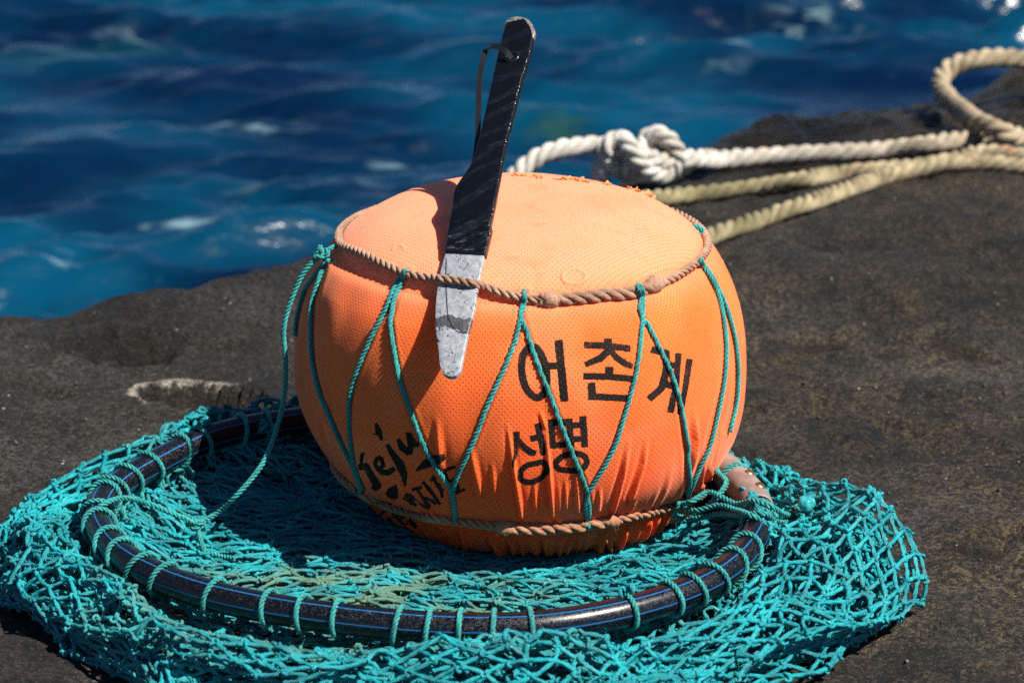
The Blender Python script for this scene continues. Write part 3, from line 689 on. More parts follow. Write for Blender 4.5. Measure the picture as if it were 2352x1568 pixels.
# blade: bare plate running from the tip into the handle
acc = Acc()
half = len(tipo)//2 + 1
plate(acc, [Z3(300, 1330)] + tipo[:9][0:1] + tipo[1:8] + [Z1(830, 1062)], [Z3(540, 1430), Z1(1006, 490), Z1(975, 640), Z1(960, 740), Z1(925, 880), Z1(902, 990), Z1(888, 1044), Z1(872, 1058), Z1(852, 1066)], -.0022, .0022, .0006, 200)
m = M('scuffed_steel'); u = m.uv(); o = m.obj()
v1 = m.n('TexVoronoi', 0, props={'feature': 'DISTANCE_TO_EDGE'}, Vector=m.n('VectorMath', props={'operation': 'ADD'}, i0=m.mapping(u, (1, .8, 1)), i1=m.n('VectorMath', props={'operation': 'SCALE'}, i0=m.n('TexNoise', 1, Vector=u, Scale=90.0, Detail=3.0), Scale=.022)), Scale=110.0)
wv_ = m.noise(u, 150, 5, .65); pl = m.noise(u, 34, 3)
ux = m.xyz(u); lw = m.math('ADD', ux[1], m.math('ADD', m.math('MULTIPLY', m.math('SUBTRACT', pl, .5), .03), m.math('MULTIPLY', ux[0], .35)))
peel = m.math('MINIMUM', m.rng(m.math('ABSOLUTE', m.math('SUBTRACT', lw, -.050)), .0050, .0062), m.rng(pl, .30, .33))
cr = m.rng(m.math('ADD', v1, m.math('MULTIPLY', wv_, .02)), .018, .045)
cpe = m.mix(m.rng(wv_, .35, .65), (.24, .255, .275), (.36, .368, .378))
crm = m.math('MAXIMUM', cr, m.rng(m.noise(u, 70, 2), .56, .46)); cpe = m.mix(crm, (.035, .035, .04), cpe)
cst = m.mix(m.rng(m.noise(m.mapping(u, (30, 3, 1)), 20, 2), .3, .7), (.10, .10, .115), (.2, .19, .19))
m['Base Color'] = m.mix(peel, cst, cpe); m['Metallic'] = m.rng(peel, 0, 1, .7, .15); m['Roughness'] = m.rng(wv_, .3, .7, .34, .58)
m['Normal'] = m.bump(m.math('ADD', m.math('MULTIPLY', peel, .8), m.math('ADD', m.math('MULTIPLY', crm, .5), m.math('MULTIPLY', wv_, .9))), .0009, .8)
blade = acc.build('blade', m.m); under(knife, blade)
# a dark ragged line of old tape glue along the blade
acc = Acc()
jl = resample(np.c_[spline([(*Z1(823, 497), 0), (*Z1(822, 600), 0), (*Z1(826, 700), 0), (*Z1(838, 790), 0), (*Z1(880, 845), 0), (*Z1(922, 850), 0)], 100)], 2.0)
A = np.array([on_k(p[0] - 1.0 + 1.6*(i % 2), p[1], .00235) for i, p in enumerate(jl)]); B = np.array([on_k(p[0] + 1.6 - 1.2*(i % 2), p[1] + .8, .00235) for i, p in enumerate(jl)])
V = np.stack([A - kn*.0006, A + kn*.0004, B + kn*.0004, B - kn*.0006], 1)
acc.add(V.reshape(-1, 3), grid_faces(len(A), 4, False, True))
m = M('old_glue'); m['Base Color'] = (.012, .012, .014); m['Roughness'] = .5
under(knife, acc.build('glue_line', m.m))
# bare rounded butt
acc = Acc(); plate(acc, [Z3(700, 123), Z3(668, 132), Z3(640, 150), Z3(630, 175), Z3(622, 250)], [Z3(740, 125), Z3(785, 145), Z3(812, 178), Z3(826, 220), Z3(816, 262)], -.0026, .0026, .0007, 40)
m = M('worn_steel'); o = m.obj(); m['Base Color'] = m.mix(m.rng(m.noise(o, 400, 4), .35, .65), (.12, .105, .09), (.36, .33, .29)); m['Metallic'] = .5; m['Roughness'] = .5; m['Normal'] = m.bump(m.noise(o, 500, 3), .0006, .6)
under(knife, acc.build('butt', m.m))
# tape-wrapped grip
acc = Acc()
glx = [Z3(640, 166), Z3(618, 240)] + gl[1:]; grx = [Z3(762, 142), Z3(800, 200)] + grr[0:]
plate(acc, glx, grx, -.0036, .0036, .0011, 260, .0005)
m = M('black_tape'); u = m.xyz(m.uv()); o = m.obj()
ln = m.math('ADD', m.math('MULTIPLY', u[1], 1.0), m.math('MULTIPLY', u[0], -.35))
ln = m.math('ADD', ln, m.math('MULTIPLY', m.math('SUBTRACT', m.noise(o, 22, 2), .5), .03))
ln = m.math('ADD', ln, m.math('MULTIPLY', m.noise(o, 8, 2), .05))
saw = m.math('FRACT', m.math('MULTIPLY', ln, 46.0))
rib = m.math('SINE', m.math('MULTIPLY', u[0], 6800.0))
ribm = m.math('MULTIPLY', m.rng(saw, .60, .66), m.rng(saw, .98, .92))
n1 = m.noise(o, 160, 5, .65); scu = m.math('MULTIPLY', m.rng(m.noise(m.mapping(m.uv(), (1, 2.2, 1)), 90, 5, .7), .52, .68), m.rng(u[1], .075, .035))
m['Base Color'] = m.mix(m.math('MULTIPLY', scu, .55), (.0030, .0034, .0055), (.10, .105, .12))
m['Roughness'] = m.math('ADD', m.rng(n1, .3, .7, .16, .30), m.math('MULTIPLY', scu, .25)); m['Specular IOR Level'] = .4
m['Normal'] = m.bump(m.math('ADD', m.math('MULTIPLY', saw, .30), m.math('ADD', m.math('MULTIPLY', m.math('MULTIPLY', rib, ribm), .22), m.math('MULTIPLY', n1, .5))), .0009, .85)
grip = acc.build('taped_grip', m.m); under(knife, grip)
# eyelet and cable-tie wrist loop
acc = Acc(); c = Z3(672, 375); ce = on_k(*c, .0036)
a = np.linspace(0, 2*np.pi, 24, endpoint=False)
tube(acc, ce + np.outer(np.cos(a)*.0058, kx) + np.outer(np.sin(a)*.0052, kd), .0011, 8, True)
m = M('eyelet_rim'); m['Base Color'] = (.012, .012, .014); m['Roughness'] = .22
under(knife, acc.build('eyelet', m.m))
acc = Acc(); tp_ = [(668, 385, .0045), (640, 345, .010), (590, 313, .012), (545, 303, .010), (505, 325, .007), (478, 400, .003), (462, 500, .001), (452, 700, -.001), (447, 900, -.003), (438, 1000, -.004), (425, 1075, -.0045)]
cp = spline([on_k(*Z3(x, y), h) for x, y, h in tp_], 90)
t, _, _ = frames(cp); wdir = np.array([.82*kx[k] + .35*kd[k] for k in range(3)]); wdir = wdir[None] - (t @ wdir)[:, None]*t*1.0
alt = kn[None]*.5 + kd[None]*.6; bl = np.clip(1 - np.linspace(0, 1, 90)*3.4, 0, 1)[:, None]; wdir = wdir*(1 - bl*.7) + (alt - (alt*t).sum(1, keepdims=True)*t)*bl*.7
wdir /= np.linalg.norm(wdir, axis=1, keepdims=True); nd = np.cross(t, wdir); hw, ht = .0024, .0007
V = np.stack([cp + wdir*hw + nd*ht, cp - wdir*hw + nd*ht, cp - wdir*hw - nd*ht, cp + wdir*hw - nd*ht], 1)
acc.add(V.reshape(-1, 3), grid_faces(90, 4, False, True))
m = M('black_nylon'); m['Base Color'] = (.010, .010, .011); m['Roughness'] = .38
lp = acc.build('wrist_loop', m.m); under(knife, lp)
for p_ in lp.data.polygons: p_.use_smooth = False

# ================================================================ ROPES AND CORD OF THE FLOAT
m_brown = mat_twine('brown_rope', (.30, .155, .085), (.42, .245, .150), (.20, .09, .045), .4, .75, 900)
m_brown2 = mat_twine('rust_rope', (.36, .145, .065), (.46, .215, .105), (.22, .08, .035), .4, .75, 900)
m_teal = mat_twine('teal_cord', (.004, .235, .215), (.010, .33, .305), (.004, .15, .14), .5, .34, 900)
bvk = add_bvh([blade])
UP = [(786, 566), (830, 583), (880, 608), (930, 630), (985, 641), (1040, 647), (1090, 655), (1150, 673), (1200, 686), (1250, 692), (1300, 691), (1370, 684), (1440, 681), (1480, 671), (1510, 656), (1550, 636), (1598, 604)]
def ringp(a, r, z): return np.array([axis_x(z) + r*math.cos(a), FY + r*math.sin(a), z])
def rope_ring(front, r, z, off, tree):
    f = lay(front, off, tree, 4.0, 3)
    c = np.array([axis_x(z), FY, z]); a0 = math.atan2(f[-1][1] - FY, f[-1][0] - c[0]); a1 = math.atan2(f[0][1] - FY, f[0][0] - c[0]) % (2*math.pi)
    if a1 < a0: a1 += 2*math.pi
    aa = np.linspace(a0, a1, 90)[3:-3]; z0, zz1 = f[-1][2], f[0][2]; r0 = np.hypot(*(f[-1][:2] - c[:2])); r1 = np.hypot(*(f[0][:2] - c[:2]))
    s = np.linspace(0, 1, len(aa)); w = np.clip(np.minimum(s, 1 - s)*5, 0, 1)
    zb = (z0*(1-s) + zz1*s)*(1-w) + z*w; rb = (r0*(1-s) + r1*s)*(1-w) + (r + off)*w
    back = np.stack([c[0] + rb*np.cos(aa), FY + rb*np.sin(aa), zb], -1)
    p = np.vstack([f, back]); return smooth(p, 4, True), len(f)
upath, nf1 = rope_ring(UP, .1612, .242, .0028, bvk)
acc = Acc(); rope(acc, np.vstack([upath, upath[:1]]), .0036, .022, 9, 3, True)
hb = upath[rng.integers(0, len(upath), 260)]; hairs(acc, hb + rng.normal(0, .0022, hb.shape), rng.normal(size=hb.shape), .004, .00012)
up_rope = acc.build('upper_rope', m_brown); under(buoy, up_rope)
# the thicker spliced length with its two taped lumps
acc = Acc(); sp = lay([(1238, 690), (1290, 690), (1370, 683), (1440, 680), (1495, 664)], .0034, bvk, 3, 3); rope(acc, sp, .0052, .034, 9)
hb = sp[rng.integers(0, len(sp), 90)]; hairs(acc, hb + rng.normal(0, .003, hb.shape), rng.normal(size=hb.shape), .006, .00013)
splice = acc.build('rope_splice', m_brown); under(buoy, splice)
def lump(name, pts, rads, off, mat, tree, seed):
    p = lay(pts, off, tree, 2.0, 2); r = np.interp(np.linspace(0, 1, len(p)), np.linspace(0, 1, len(rads)), rads)
    a_ = Acc(); tube(a_, p, r, 18); V = a_.V[0]; V += (fbm(V, 260, 3, seed)*.0011)[:, None]*rng.normal(.8, .15, (len(V), 1))*(V - V.mean(0))/np.linalg.norm(V - V.mean(0), axis=1, keepdims=True)
    hb_ = V[rng.integers(0, len(V), 50)]; hairs(a_, hb_, hb_ - V.mean(0) + rng.normal(0, .002, hb_.shape), .005, .00014)
    o_ = a_.build(name, mat); under(buoy, o_); return o_
lump('whipping', [(1240, 690), (1262, 691), (1286, 690)], [.003, .0062, .0066, .006, .0035], .0036, m_brown, bvk, 3)
lump('whipping', [(1478, 668), (1498, 660), (1522, 648)], [.003, .0064, .0072, .006, .003], .0036, m_brown, bvk, 4)
LOWP = [(786, 1090), (830, 1127), (880, 1152), (950, 1175), (1040, 1190), (1100, 1197), (1160, 1204), (1250, 1206), (1340, 1198), (1400, 1189), (1480, 1173), (1550, 1157), (1600, 1139), (1630, 1116)]
lpath, nf2 = rope_ring(LOWP, .160, .038, .0026, bv)
acc = Acc(); rope(acc, np.vstack([lpath, lpath[:1]]), .0038, .024, 9, 3, True)
hb = lpath[rng.integers(0, len(lpath), 200)]; hairs(acc, hb + rng.normal(0, .0022, hb.shape), rng.normal(size=hb.shape), .004, .00012)
low_rope = acc.build('lower_rope', m_brown2); under(buoy, low_rope)
acc = Acc(); rope(acc, lay([(1150, 1203), (1250, 1207), (1340, 1199), (1405, 1188)], .0034, bv, 3, 3), .0050, .034, 9)
under(buoy, acc.build('rope_splice', m_brown2))
lump('whipping', [(1140, 1200), (1162, 1203), (1186, 1206)], [.003, .0058, .0064, .0055, .003], .0034, m_brown2, bv, 5)
lump('whipping', [(1388, 1190), (1400, 1187), (1418, 1184)], [.003, .0055, .0058, .003], .0034, m_brown2, bv, 6)
# the teal lacing zigzags between the two ropes
bvl = add_bvh([up_rope, low_rope, splice])
CR = .0021
LACE = LACE_PX
for i, pts in enumerate(LACE):
    p = lay(pts, CR*.95, bvl, 2.5, 5); acc = Acc(); rope(acc, p, CR, .012, 7, 3)
    under(buoy, acc.build('lacing_cord', m_teal))
# short ends on the far shoulder
for pts in ([(1590, 518), (1606, 524), (1614, 535), (1625, 555), (1640, 580), (1655, 604)], [(1588, 520), (1600, 530), (1612, 548)]):
    p = np.array([on_y(x + 2, y, FY + .02 + .0003*k) for k, (x, y) in enumerate(pts)]); acc = Acc(); rope(acc, spline(p, 60), CR*1.1, .012, 7)
    under(buoy, acc.build('lacing_cord', m_teal))
# tie knots: a tangle of turns of the same cord
def tie_knot(parent, c, size, r, mat, seed, name='cord_knot', squash=(1, 1, 1)):
    rr = np.random.default_rng(seed); a_ = Acc(); a = np.linspace(0, 2*np.pi, 90)[:-1]
    for k in range(2):
        cc = np.stack([np.sin(a) + 1.3*np.sin(2*a + k), np.cos(a) - 1.3*np.cos(2*a), -1.1*np.sin(3*a + k)], -1)*.40*size*np.array(squash)
        cc = cc @ np.linalg.qr(rr.normal(size=(3, 3)))[0]; rope(a_, np.vstack([c + cc, c + cc[:1]]), r, r*6, 7, 3, True)
    hb_ = c + rr.normal(0, size*.5, (26, 3)); hairs(a_, hb_, rr.normal(size=(26, 3)), size*.9, .00013)
    o_ = a_.build(name, mat); under(parent, o_); return o_
kp = on_y(738, 582, FY - .035)
tie_knot(buoy, kp, .0062, CR, m_teal, 3)
kp2 = cast(782, 556) ; kp2 = (kp2[0] + kp2[1]*.003) if kp2 else on_y(782, 556, FY - .03)
tie_knot(buoy, kp2, .0046, CR, m_teal, 5, squash=(1.3, 1, .8))
acc = Acc(); rope(acc, spline([kp2, (kp + kp2)/2 + np.array([0, -.004, .002]), kp], 30), CR, .012, 7)
rope(acc, spline([kp2 + np.array([0, -.004, -.003]), (kp + kp2)/2 + np.array([0.002, -.006, -.008]), kp + np.array([.004, -.004, -.006])], 30), CR, .012, 7)
under(buoy, acc.build('lacing_cord', m_teal))
# ================================================================ THE HOOP NET
HZ = .046
HP = [(690, 968), (600, 977), (480, 1005), (370, 1060), (270, 1115), (222, 1165), (235, 1225), (290, 1285), (390, 1335), (500, 1370), (620, 1395), (780, 1418), (920, 1434),
      (1060, 1441), (1220, 1440), (1330, 1425), (1450, 1400), (1550, 1370), (1640, 1330), (1700, 1280), (1735, 1230), (1747, 1190), (1725, 1140), (1680, 1095)]
hp = np.array([on_z(x, y, HZ) for x, y in HP]); HC = np.array([-.062, -.125])
ha = np.unwrap(np.arctan2(hp[:, 1] - HC[1], hp[:, 0] - HC[0])); hr = np.hypot(hp[:, 0] - HC[0], hp[:, 1] - HC[1])
oo = np.argsort(ha % (2*np.pi)); has, hrs = (ha % (2*np.pi))[oo], hr[oo]
def hoop_r(a):
    a = np.asarray(a) % (2*np.pi); return np.interp(a, np.r_[has - 2*np.pi, has, has + 2*np.pi], np.r_[hrs, hrs, hrs])
aa = np.linspace(0, 2*np.pi, 360, endpoint=False); rr_ = hoop_r(aa)
for _ in range(40): rr_ = .5*rr_ + .25*(np.roll(rr_, 1) + np.roll(rr_, -1))
def hoop_r(a): return np.interp(np.asarray(a) % (2*np.pi), np.r_[aa, 2*np.pi], np.r_[rr_, rr_[0]])
def hoop_p(a, z=HZ): return np.stack([HC[0] + hoop_r(a)*np.cos(a), HC[1] + hoop_r(a)*np.sin(a), z + 0*np.asarray(a)], -1)
TR = .0122
net = empty('hoop_net', (HC[0], HC[1], 0))
tag(net, 'teal knotted net bag laced to a black pipe hoop, lying crumpled on the rock', 'hoop net')
path = hoop_p(aa); t, _, _ = frames(path, True); up = np.array([0, 0, 1.0]); outw = np.cross(t, up); NM = 48
th_ = np.linspace(0, 2*np.pi, NM, endpoint=False)
V = path[:, None] + TR*(np.cos(th_)[None, :, None]*outw[:, None] + np.sin(th_)[None, :, None]*up)
L = np.r_[0, np.cumsum(np.linalg.norm(np.diff(path, axis=0), axis=1))]
hoop = None
m = M('black_pipe'); u = m.xyz(m.uv()); o = m.obj()
n1 = m.noise(m.mapping(m.uv(), (10, 1, 1)), 30, 5, .7); n2 = m.noise(o, 380, 4, .7); n3 = m.noise(o, 24, 3)
ph = m.math('FRACT', m.math('ADD', m.math('MULTIPLY', u[1], 6.0), m.math('ADD', .20, m.math('MULTIPLY', m.noise(o, 1.8, 1), .30))))
sx = m.math('ABSOLUTE', m.math('SUBTRACT', ph, .5))
stripe = m.rng(sx, .046, .032)
scr = m.n('TexWave', 1, props={'wave_type': 'BANDS'}, Vector=m.mapping(o, (1, 1, 1), (.4, .7, .3)), Scale=90.0, Distortion=28.0, Detail=4.0, i4=2.6)
scr2 = m.math('MULTIPLY', m.rng(scr, .93, .99), m.rng(n2, .40, .60))
dust = m.math('ADD', m.rng(n2, .62, .78, 0, .04), m.math('MULTIPLY', scr2, .6))
col = m.mix(m.math('MULTIPLY', dust, m.rng(n3, .35, .6, .4, 1)), (.0026, .0032, .0058), (.10, .10, .105))
col = m.mix(m.math('MULTIPLY', stripe, .93), col, (.010, .125, .33))
m['Base Color'] = col; m['Roughness'] = m.rng(n2, .3, .7, .18, .40); m['Specular IOR Level'] = .42
m['Normal'] = m.bump(m.math('ADD', m.math('MULTIPLY', n2, .6), m.math('MULTIPLY', scr2, -.5)), .00022, .6)
hoop = mesh_np('pipe_hoop', V.reshape(-1, 3), grid_faces(360, NM, True, True), m.m)
l = hoop.data.uv_layers.new(name='UVMap'); fi = np.arange(360); 
uvv = []
for f in grid_faces(360, NM, True, True):
    for v in f: uvv.append((L[v // NM], (v % NM)/NM))
uvv = np.array(uvv).reshape(-1, 4, 2)
w_ = uvv[:, :, 1].max(1) - uvv[:, :, 1].min(1) > .5; uvv[w_] = np.where(uvv[w_][:, :, 1:2] < .5, uvv[w_] + np.array([0, 1]), uvv[w_])
w_ = uvv[:, :, 0].max(1) - uvv[:, :, 0].min(1) > .5; uvv[w_] = np.where(uvv[w_][:, :, 0:1] < .5, uvv[w_] + np.array([L[-1] + .0047, 0]), uvv[w_])
l.data.foreach_set('uv', uvv.astype(np.float32).ravel())
under(net, hoop)
# grey-brown sleeve that joins the two pipe ends, with two screws
def ang_of(px, py, z=HZ): p = on_z(px, py, z); return math.atan2(p[1] - HC[1], p[0] - HC[0])
a0, a1 = ang_of(1745, 1172), ang_of(1655, 1074)
sa = np.linspace(a0, a1, 40); sp_ = hoop_p(sa); t, _, _ = frames(sp_); ow = np.cross(t, up)
acc = Acc(); rad = TR + .0022*np.ones(40)
V = [];
for rv in (rad, rad - .002):
    V.append(sp_[:, None] + rv[:, None, None]*(np.cos(th_)[None, :, None]*ow[:, None] + np.sin(th_)[None, :, None]*up))
Vc = np.concatenate([V[0], V[1][::-1]], 0); acc.add(Vc.reshape(-1, 3), grid_faces(80, NM, True, True))
m = M('grey_brown_sleeve'); o = m.obj(); n1 = m.noise(o, 60, 5, .6)
m['Base Color'] = m.mix(m.rng(n1, .35, .68), (.18, .128, .105), (.25, .20, .17)); m['Roughness'] = .48; m['Normal'] = m.bump(m.noise(o, 300, 4), .0005, .5)
slv = acc.build('pipe_sleeve', m.m); under(net, slv)
m_brass = M('tarnished_screw', Base_Color=(.30, .17, .08, 1), Metallic=.85, Roughness=.38).m
m_dark = M('dark_slot', Base_Color=(.02, .015, .01, 1), Roughness=.6).m
for sx_, sy_ in ((1724, 1090), (1747, 1119)):
    a = ang_of(sx_ - 12, sy_ + 26); p = hoop_p(np.array([a]))[0]; tt_ = hoop_p(np.array([a + .01]))[0] - p; tt_ /= np.linalg.norm(tt_); ow_ = np.cross(tt_, up); ow_ = -ow_ if ow_ @ (p[:2].tolist() + [0] - np.r_[HC, 0]) < 0 else ow_
    nrm = up*.86 + ow_*.42 - np.array([0, .25, 0]); nrm /= np.linalg.norm(nrm); b_ = p + nrm*(TR + .0018); s1 = np.cross(nrm, tt_); s1 /= np.linalg.norm(s1); s2 = np.cross(nrm, s1)
    acc = Acc(); q = np.linspace(0, 2*np.pi, 20, endpoint=False)
    prof_ = [(.0046, 0), (.0046, .0008), (.0038, .0020), (.0022, .0026), (.0001, .0027)]
    acc.add(np.array([[b_ + nrm*h + r*(math.cos(x)*s1 + math.sin(x)*s2) for x in q] for r, h in prof_]).reshape(-1, 3), grid_faces(5, 20, False, True))
    for dr in (s1*.8 + s2*.6, s2*.8 - s1*.6):
        e_ = np.cross(nrm, dr); c_ = b_ + nrm*.0024
        bx = np.array([c_ + dr*x*.0024 + e_*y*.0005 + nrm*z*.0005 for x in (-1, 1) for y in (-1, 1) for z in (-1, 1)])
        acc.add(bx, [[0, 1, 3, 2], [4, 6, 7, 5], [0, 4, 5, 1], [2, 3, 7, 6], [0, 2, 6, 4], [1, 5, 7, 3]])
    sc_ = acc.build('screw', m_brass); sc_.data.materials.append(m_dark)
    for p_ in list(sc_.data.polygons)[-12:]: p_.material_index = 1
    sc_.parent = slv; sc_.matrix_parent_inverse = slv.matrix_world.inverted() @ net.matrix_world @ slv.matrix_parent_inverse.inverted() if False else slv.matrix_world.inverted()

# outline of the netting on the rock, as radius by direction
OUT = [(690, 918, .05), (560, 925, .05), (440, 948, .05), (330, 983, .05), (200, 1030, .045), (110, 1065, .045), (30, 1095, .04), (-5, 1140, .03), (-20, 1220, .02), (-8, 1310, .015), (25, 1370, .01),
       (80, 1425, .005), (150, 1470, .005), (250, 1530, .005), (400, 1590, .005), (600, 1640, .005), (850, 1670, .005), (1100, 1680, .005), (1400, 1650, .005), (1650, 1580, .005), (1850, 1528, .005), (2000, 1470, .008), (2085, 1400, .015),
       (2132, 1320, .03), (2130, 1240, .045), (2100, 1165, .055), (2040, 1110, .06), (1950, 1073, .06), (1830, 1040, .055), (1690, 1008, .05)]
op = np.array([on_z(x, y, z) for x, y, z in OUT]); oa = np.arctan2(op[:, 1] - HC[1], op[:, 0] - HC[0]) % (2*np.pi); orr = np.hypot(op[:, 0] - HC[0], op[:, 1] - HC[1])
k_ = np.argsort(oa); oa, orr = oa[k_], orr[k_]*.972
def out_r(a): return np.interp(np.asarray(a) % (2*np.pi), np.r_[oa - 2*np.pi, oa, oa + 2*np.pi], np.r_[orr, orr, orr])
TW = .00172
def relax(P, E, L, fixed, it=30, gz=GZ + .002):
    w = np.where(fixed, 0.0, 1.0)
    cnt = np.zeros(len(P)); np.add.at(cnt, E[:, 0], 1); np.add.at(cnt, E[:, 1], 1)
    for _ in range(it):
        d = P[E[:, 1]] - P[E[:, 0]]; ln = np.linalg.norm(d, axis=1); ex = np.clip(ln - L, 0, None)
        c = (d/np.maximum(ln, 1e-9)[:, None])*ex[:, None]*.5; D_ = np.zeros_like(P)
        np.add.at(D_, E[:, 0], c); np.add.at(D_, E[:, 1], -c)
        P = P + D_/np.maximum(cnt, 1)[:, None]*1.6*w[:, None]; P[:, 2] = np.maximum(P[:, 2], gz)
    return P
def slack(P0, P1, L, amt=.8, upb=.3):
    d = np.linalg.norm(P1 - P0, axis=1); sag = np.sqrt(np.clip((1.07*L)**2 - d**2, 0, None))*.62*amt
    v = rng.normal(size=P0.shape); v[:, 2] = v[:, 2]*.8 + upb; t = (P1 - P0)/np.maximum(d, 1e-6)[:, None]
    v -= (v*t).sum(1, keepdims=True)*t; v /= np.linalg.norm(v, axis=1, keepdims=True)
    return v*sag[:, None]*rng.uniform(.35, 1.0, (len(d), 1))
netacc = Acc(); KP = []
def bag_layer(ncol, rows, hs, seed, prof, na, Lt, r_in_off=0.0):
    """one sleeve of diamond mesh round the hoop following a (radius, height) profile"""
    i = np.arange(ncol); P = []; idx = np.arange(ncol*rows).reshape(rows, ncol)
    pf = np.array(prof, float); tl_ = np.r_[0, np.cumsum(np.hypot(np.diff(pf[:, 0]), np.diff(pf[:, 1])*.6))]; tl_ /= tl_[-1]
    for j in range(rows):
        a = (i + .5*(j % 2))/ncol*2*np.pi; one = np.ones(ncol)
        a = a + (2*np.pi/ncol)*.75*na*noise(np.stack([np.cos(a)*9, np.sin(a)*9, one*j*.30], -1), 1.0, seed + 60)*min(1, j/3); ri = hoop_r(a) + r_in_off; ro = out_r(a); w = np.maximum(ro - ri, .045)
        s = j/(rows - 1); f = np.interp(s, tl_, pf[:, 0]); h = np.interp(s, tl_, pf[:, 1])
        H = np.clip(.030 + .24*w, .034, .072)*hs*(1 + .25*np.sin(a*5 + seed) + .15*np.sin(a*11 + 2*seed)) + .015*np.clip(np.sin(a)*1.3, 0, 1)*np.clip(hs, .5, 1)
        rho = ri + f*w + min(1, j/3)*.017*na*noise(np.stack([np.cos(a)*4, np.sin(a)*4, one*j*.8], -1), 1.0, seed + 80)*np.clip(w/.08, .3, 1)*np.where(f > .9, .55, 1); H = H*(1 - .30*np.clip(-np.sin(a)*1.6 - .5, 0, 1)*(f < .6)); P.append(np.stack([HC[0] + rho*np.cos(a), HC[1] + rho*np.sin(a), GZ + .004 + h*H], -1))
    P = np.concatenate(P); E = []
    for j in range(rows - 1):
        for c_ in (0, 1):
            sft = (0 if c_ == 0 else -1) if j % 2 == 0 else (0 if c_ == 0 else 1)
            E.append(np.stack([idx[j], idx[j+1][(i + sft) % ncol]], -1))
    E = np.concatenate(E); fixed = np.zeros(len(P), bool); fixed[:ncol] = True
    env = np.clip(np.arange(len(P))//ncol/2.0, 0, 1)[:, None]
    wcol = np.clip(np.maximum(out_r(np.arctan2(P[:, 1] - HC[1], P[:, 0] - HC[0])) - hoop_r(np.arctan2(P[:, 1] - HC[1], P[:, 0] - HC[0])), .03)/.10, .35, 1)[:, None]; env = env*wcol
    P = P + env*na*(vnoise(P, 9, seed)*np.array([.010, .010, .012]) + vnoise(P, 26, seed + 5)*np.array([.014, .014, .012]) + rng.normal(0, .0042, P.shape))
    P = P + env*na*vnoise(P, 15, seed + 40)*np.array([.017, .017, .008])
    P[:, 2] = np.maximum(P[:, 2], GZ + .003); P = relax(P, E, Lt, fixed)
    twines(netacc, P[E[:, 0]], P[E[:, 1]], slack(P[E[:, 0]], P[E[:, 1]], Lt), TW)
    KP.append(P[ncol:])
    return P
bag_layer(76, 36, 1.0, 2, [(-.06, .9), (.06, .62), (.22, .50), (.45, .80), (.68, 1.05), (.88, .85), (.97, .62), (1.0, .42), (1.0, .22), (.95, .08), (.8, .0), (.5, .02), (.2, .04), (-.1, .05)], 1.2, .0205)
bag_layer(68, 28, .70, 9, [(-.05, .9), (.15, .5), (.4, .6), (.65, .95), (.88, .8), (.97, .3), (.75, .03), (.4, .05), (.0, .1)], 1.6, .0215)
bag_layer(60, 17, .42, 14, [(-.02, .6), (.2, .8), (.45, .5), (.7, .8), (.86, .4), (.7, .1)], 1.6, .022)
bag_layer(58, 16, 1.02, 31, [(.35, .5), (.5, .9), (.7, .95), (.85, .8), (.96, .5), (.99, .2), (.9, .1), (.7, .4)], 2.0, .0215)
bag_layer(72, 18, .86, 47, [(.20, .5), (.35, .85), (.55, .7), (.72, 1.0), (.86, .75), (.97, .5), (1.0, .25), (.9, .08), (.6, .3)], 1.5, .0205)
bag_layer(66, 14, .60, 53, [(.10, .6), (.35, .5), (.6, 1.0), (.8, .6), (.95, .7), (.98, .3), (.8, .1)], 1.9, .021)
# the bottom of the bag lies bunched inside the hoop under the float
def floor_layer(ang, la, lb, z0, seed, na=1.0):
    ca, sa_ = math.cos(ang), math.sin(ang); A = int(.7/la); B = int(.66/lb); P = []; idx = {}
    for j in range(-B//2, B//2):
        for i in range(-A//2, A//2):
            x, y = (i + .5*(j % 2))*la, j*lb; wx_ = x*ca - y*sa_ + HC[0]; wy_ = x*sa_ + y*ca + HC[1]
            wy_ += .022*math.sin(wx_*9 + seed) + .010*math.sin(wx_*23 + seed*2); wx_ += .018*math.sin(wy_*14 + seed)
            a = math.atan2(wy_ - HC[1], wx_ - HC[0])
            if math.hypot(wx_ - HC[0], wy_ - HC[1]) < float(hoop_r(a)) - .004:
                idx[(i, j)] = len(P); P.append((wx_, wy_, z0))
    P = np.array(P); E = []
    for (i, j), k in idx.items():
        for di in ((0, -1) if j % 2 == 0 else (0, 1)):
            q_ = idx.get((i + di, j + 1))
            if q_ is not None: E.append((k, q_))
    E = np.array(E)
    P = P + na*(vnoise(P, 12, seed)*np.array([.008, .008, .006]) + vnoise(P, 40, seed + 3)*np.array([.004, .004, .006]) + rng.normal(0, .0016, P.shape))
    dist = np.hypot(P[:, 0] - HC[0], P[:, 1] - HC[1]) - hoop_r(np.arctan2(P[:, 1] - HC[1], P[:, 0] - HC[0]))
    P[:, 2] += np.clip(1 + dist/.07, 0, 1)**1.5*.030
    fl_ = np.hypot(P[:, 0] - .02, P[:, 1] - FY) < .17; P[fl_, 2] = np.minimum(P[fl_, 2], GZ + .013)
    P[:, 2] = np.maximum(P[:, 2], GZ + .003)
    twines(netacc, P[E[:, 0]], P[E[:, 1]], slack(P[E[:, 0]], P[E[:, 1]], np.linalg.norm(P[E[:, 1]] - P[E[:, 0]], axis=1)*1.06), TW*.92)
    KP.append(P)
floor_layer(R_(-12), .046, .0050, GZ + .007, 4, .7)
floor_layer(R_(4), .045, .0058, GZ + .013, 12, .8)
floor_layer(R_(-20), .046, .0085, GZ + .018, 21, 1.0)
KP_ = np.vstack(KP); knots(netacc, KP_[rng.random(len(KP_)) < .85], .0033, TW*.82)
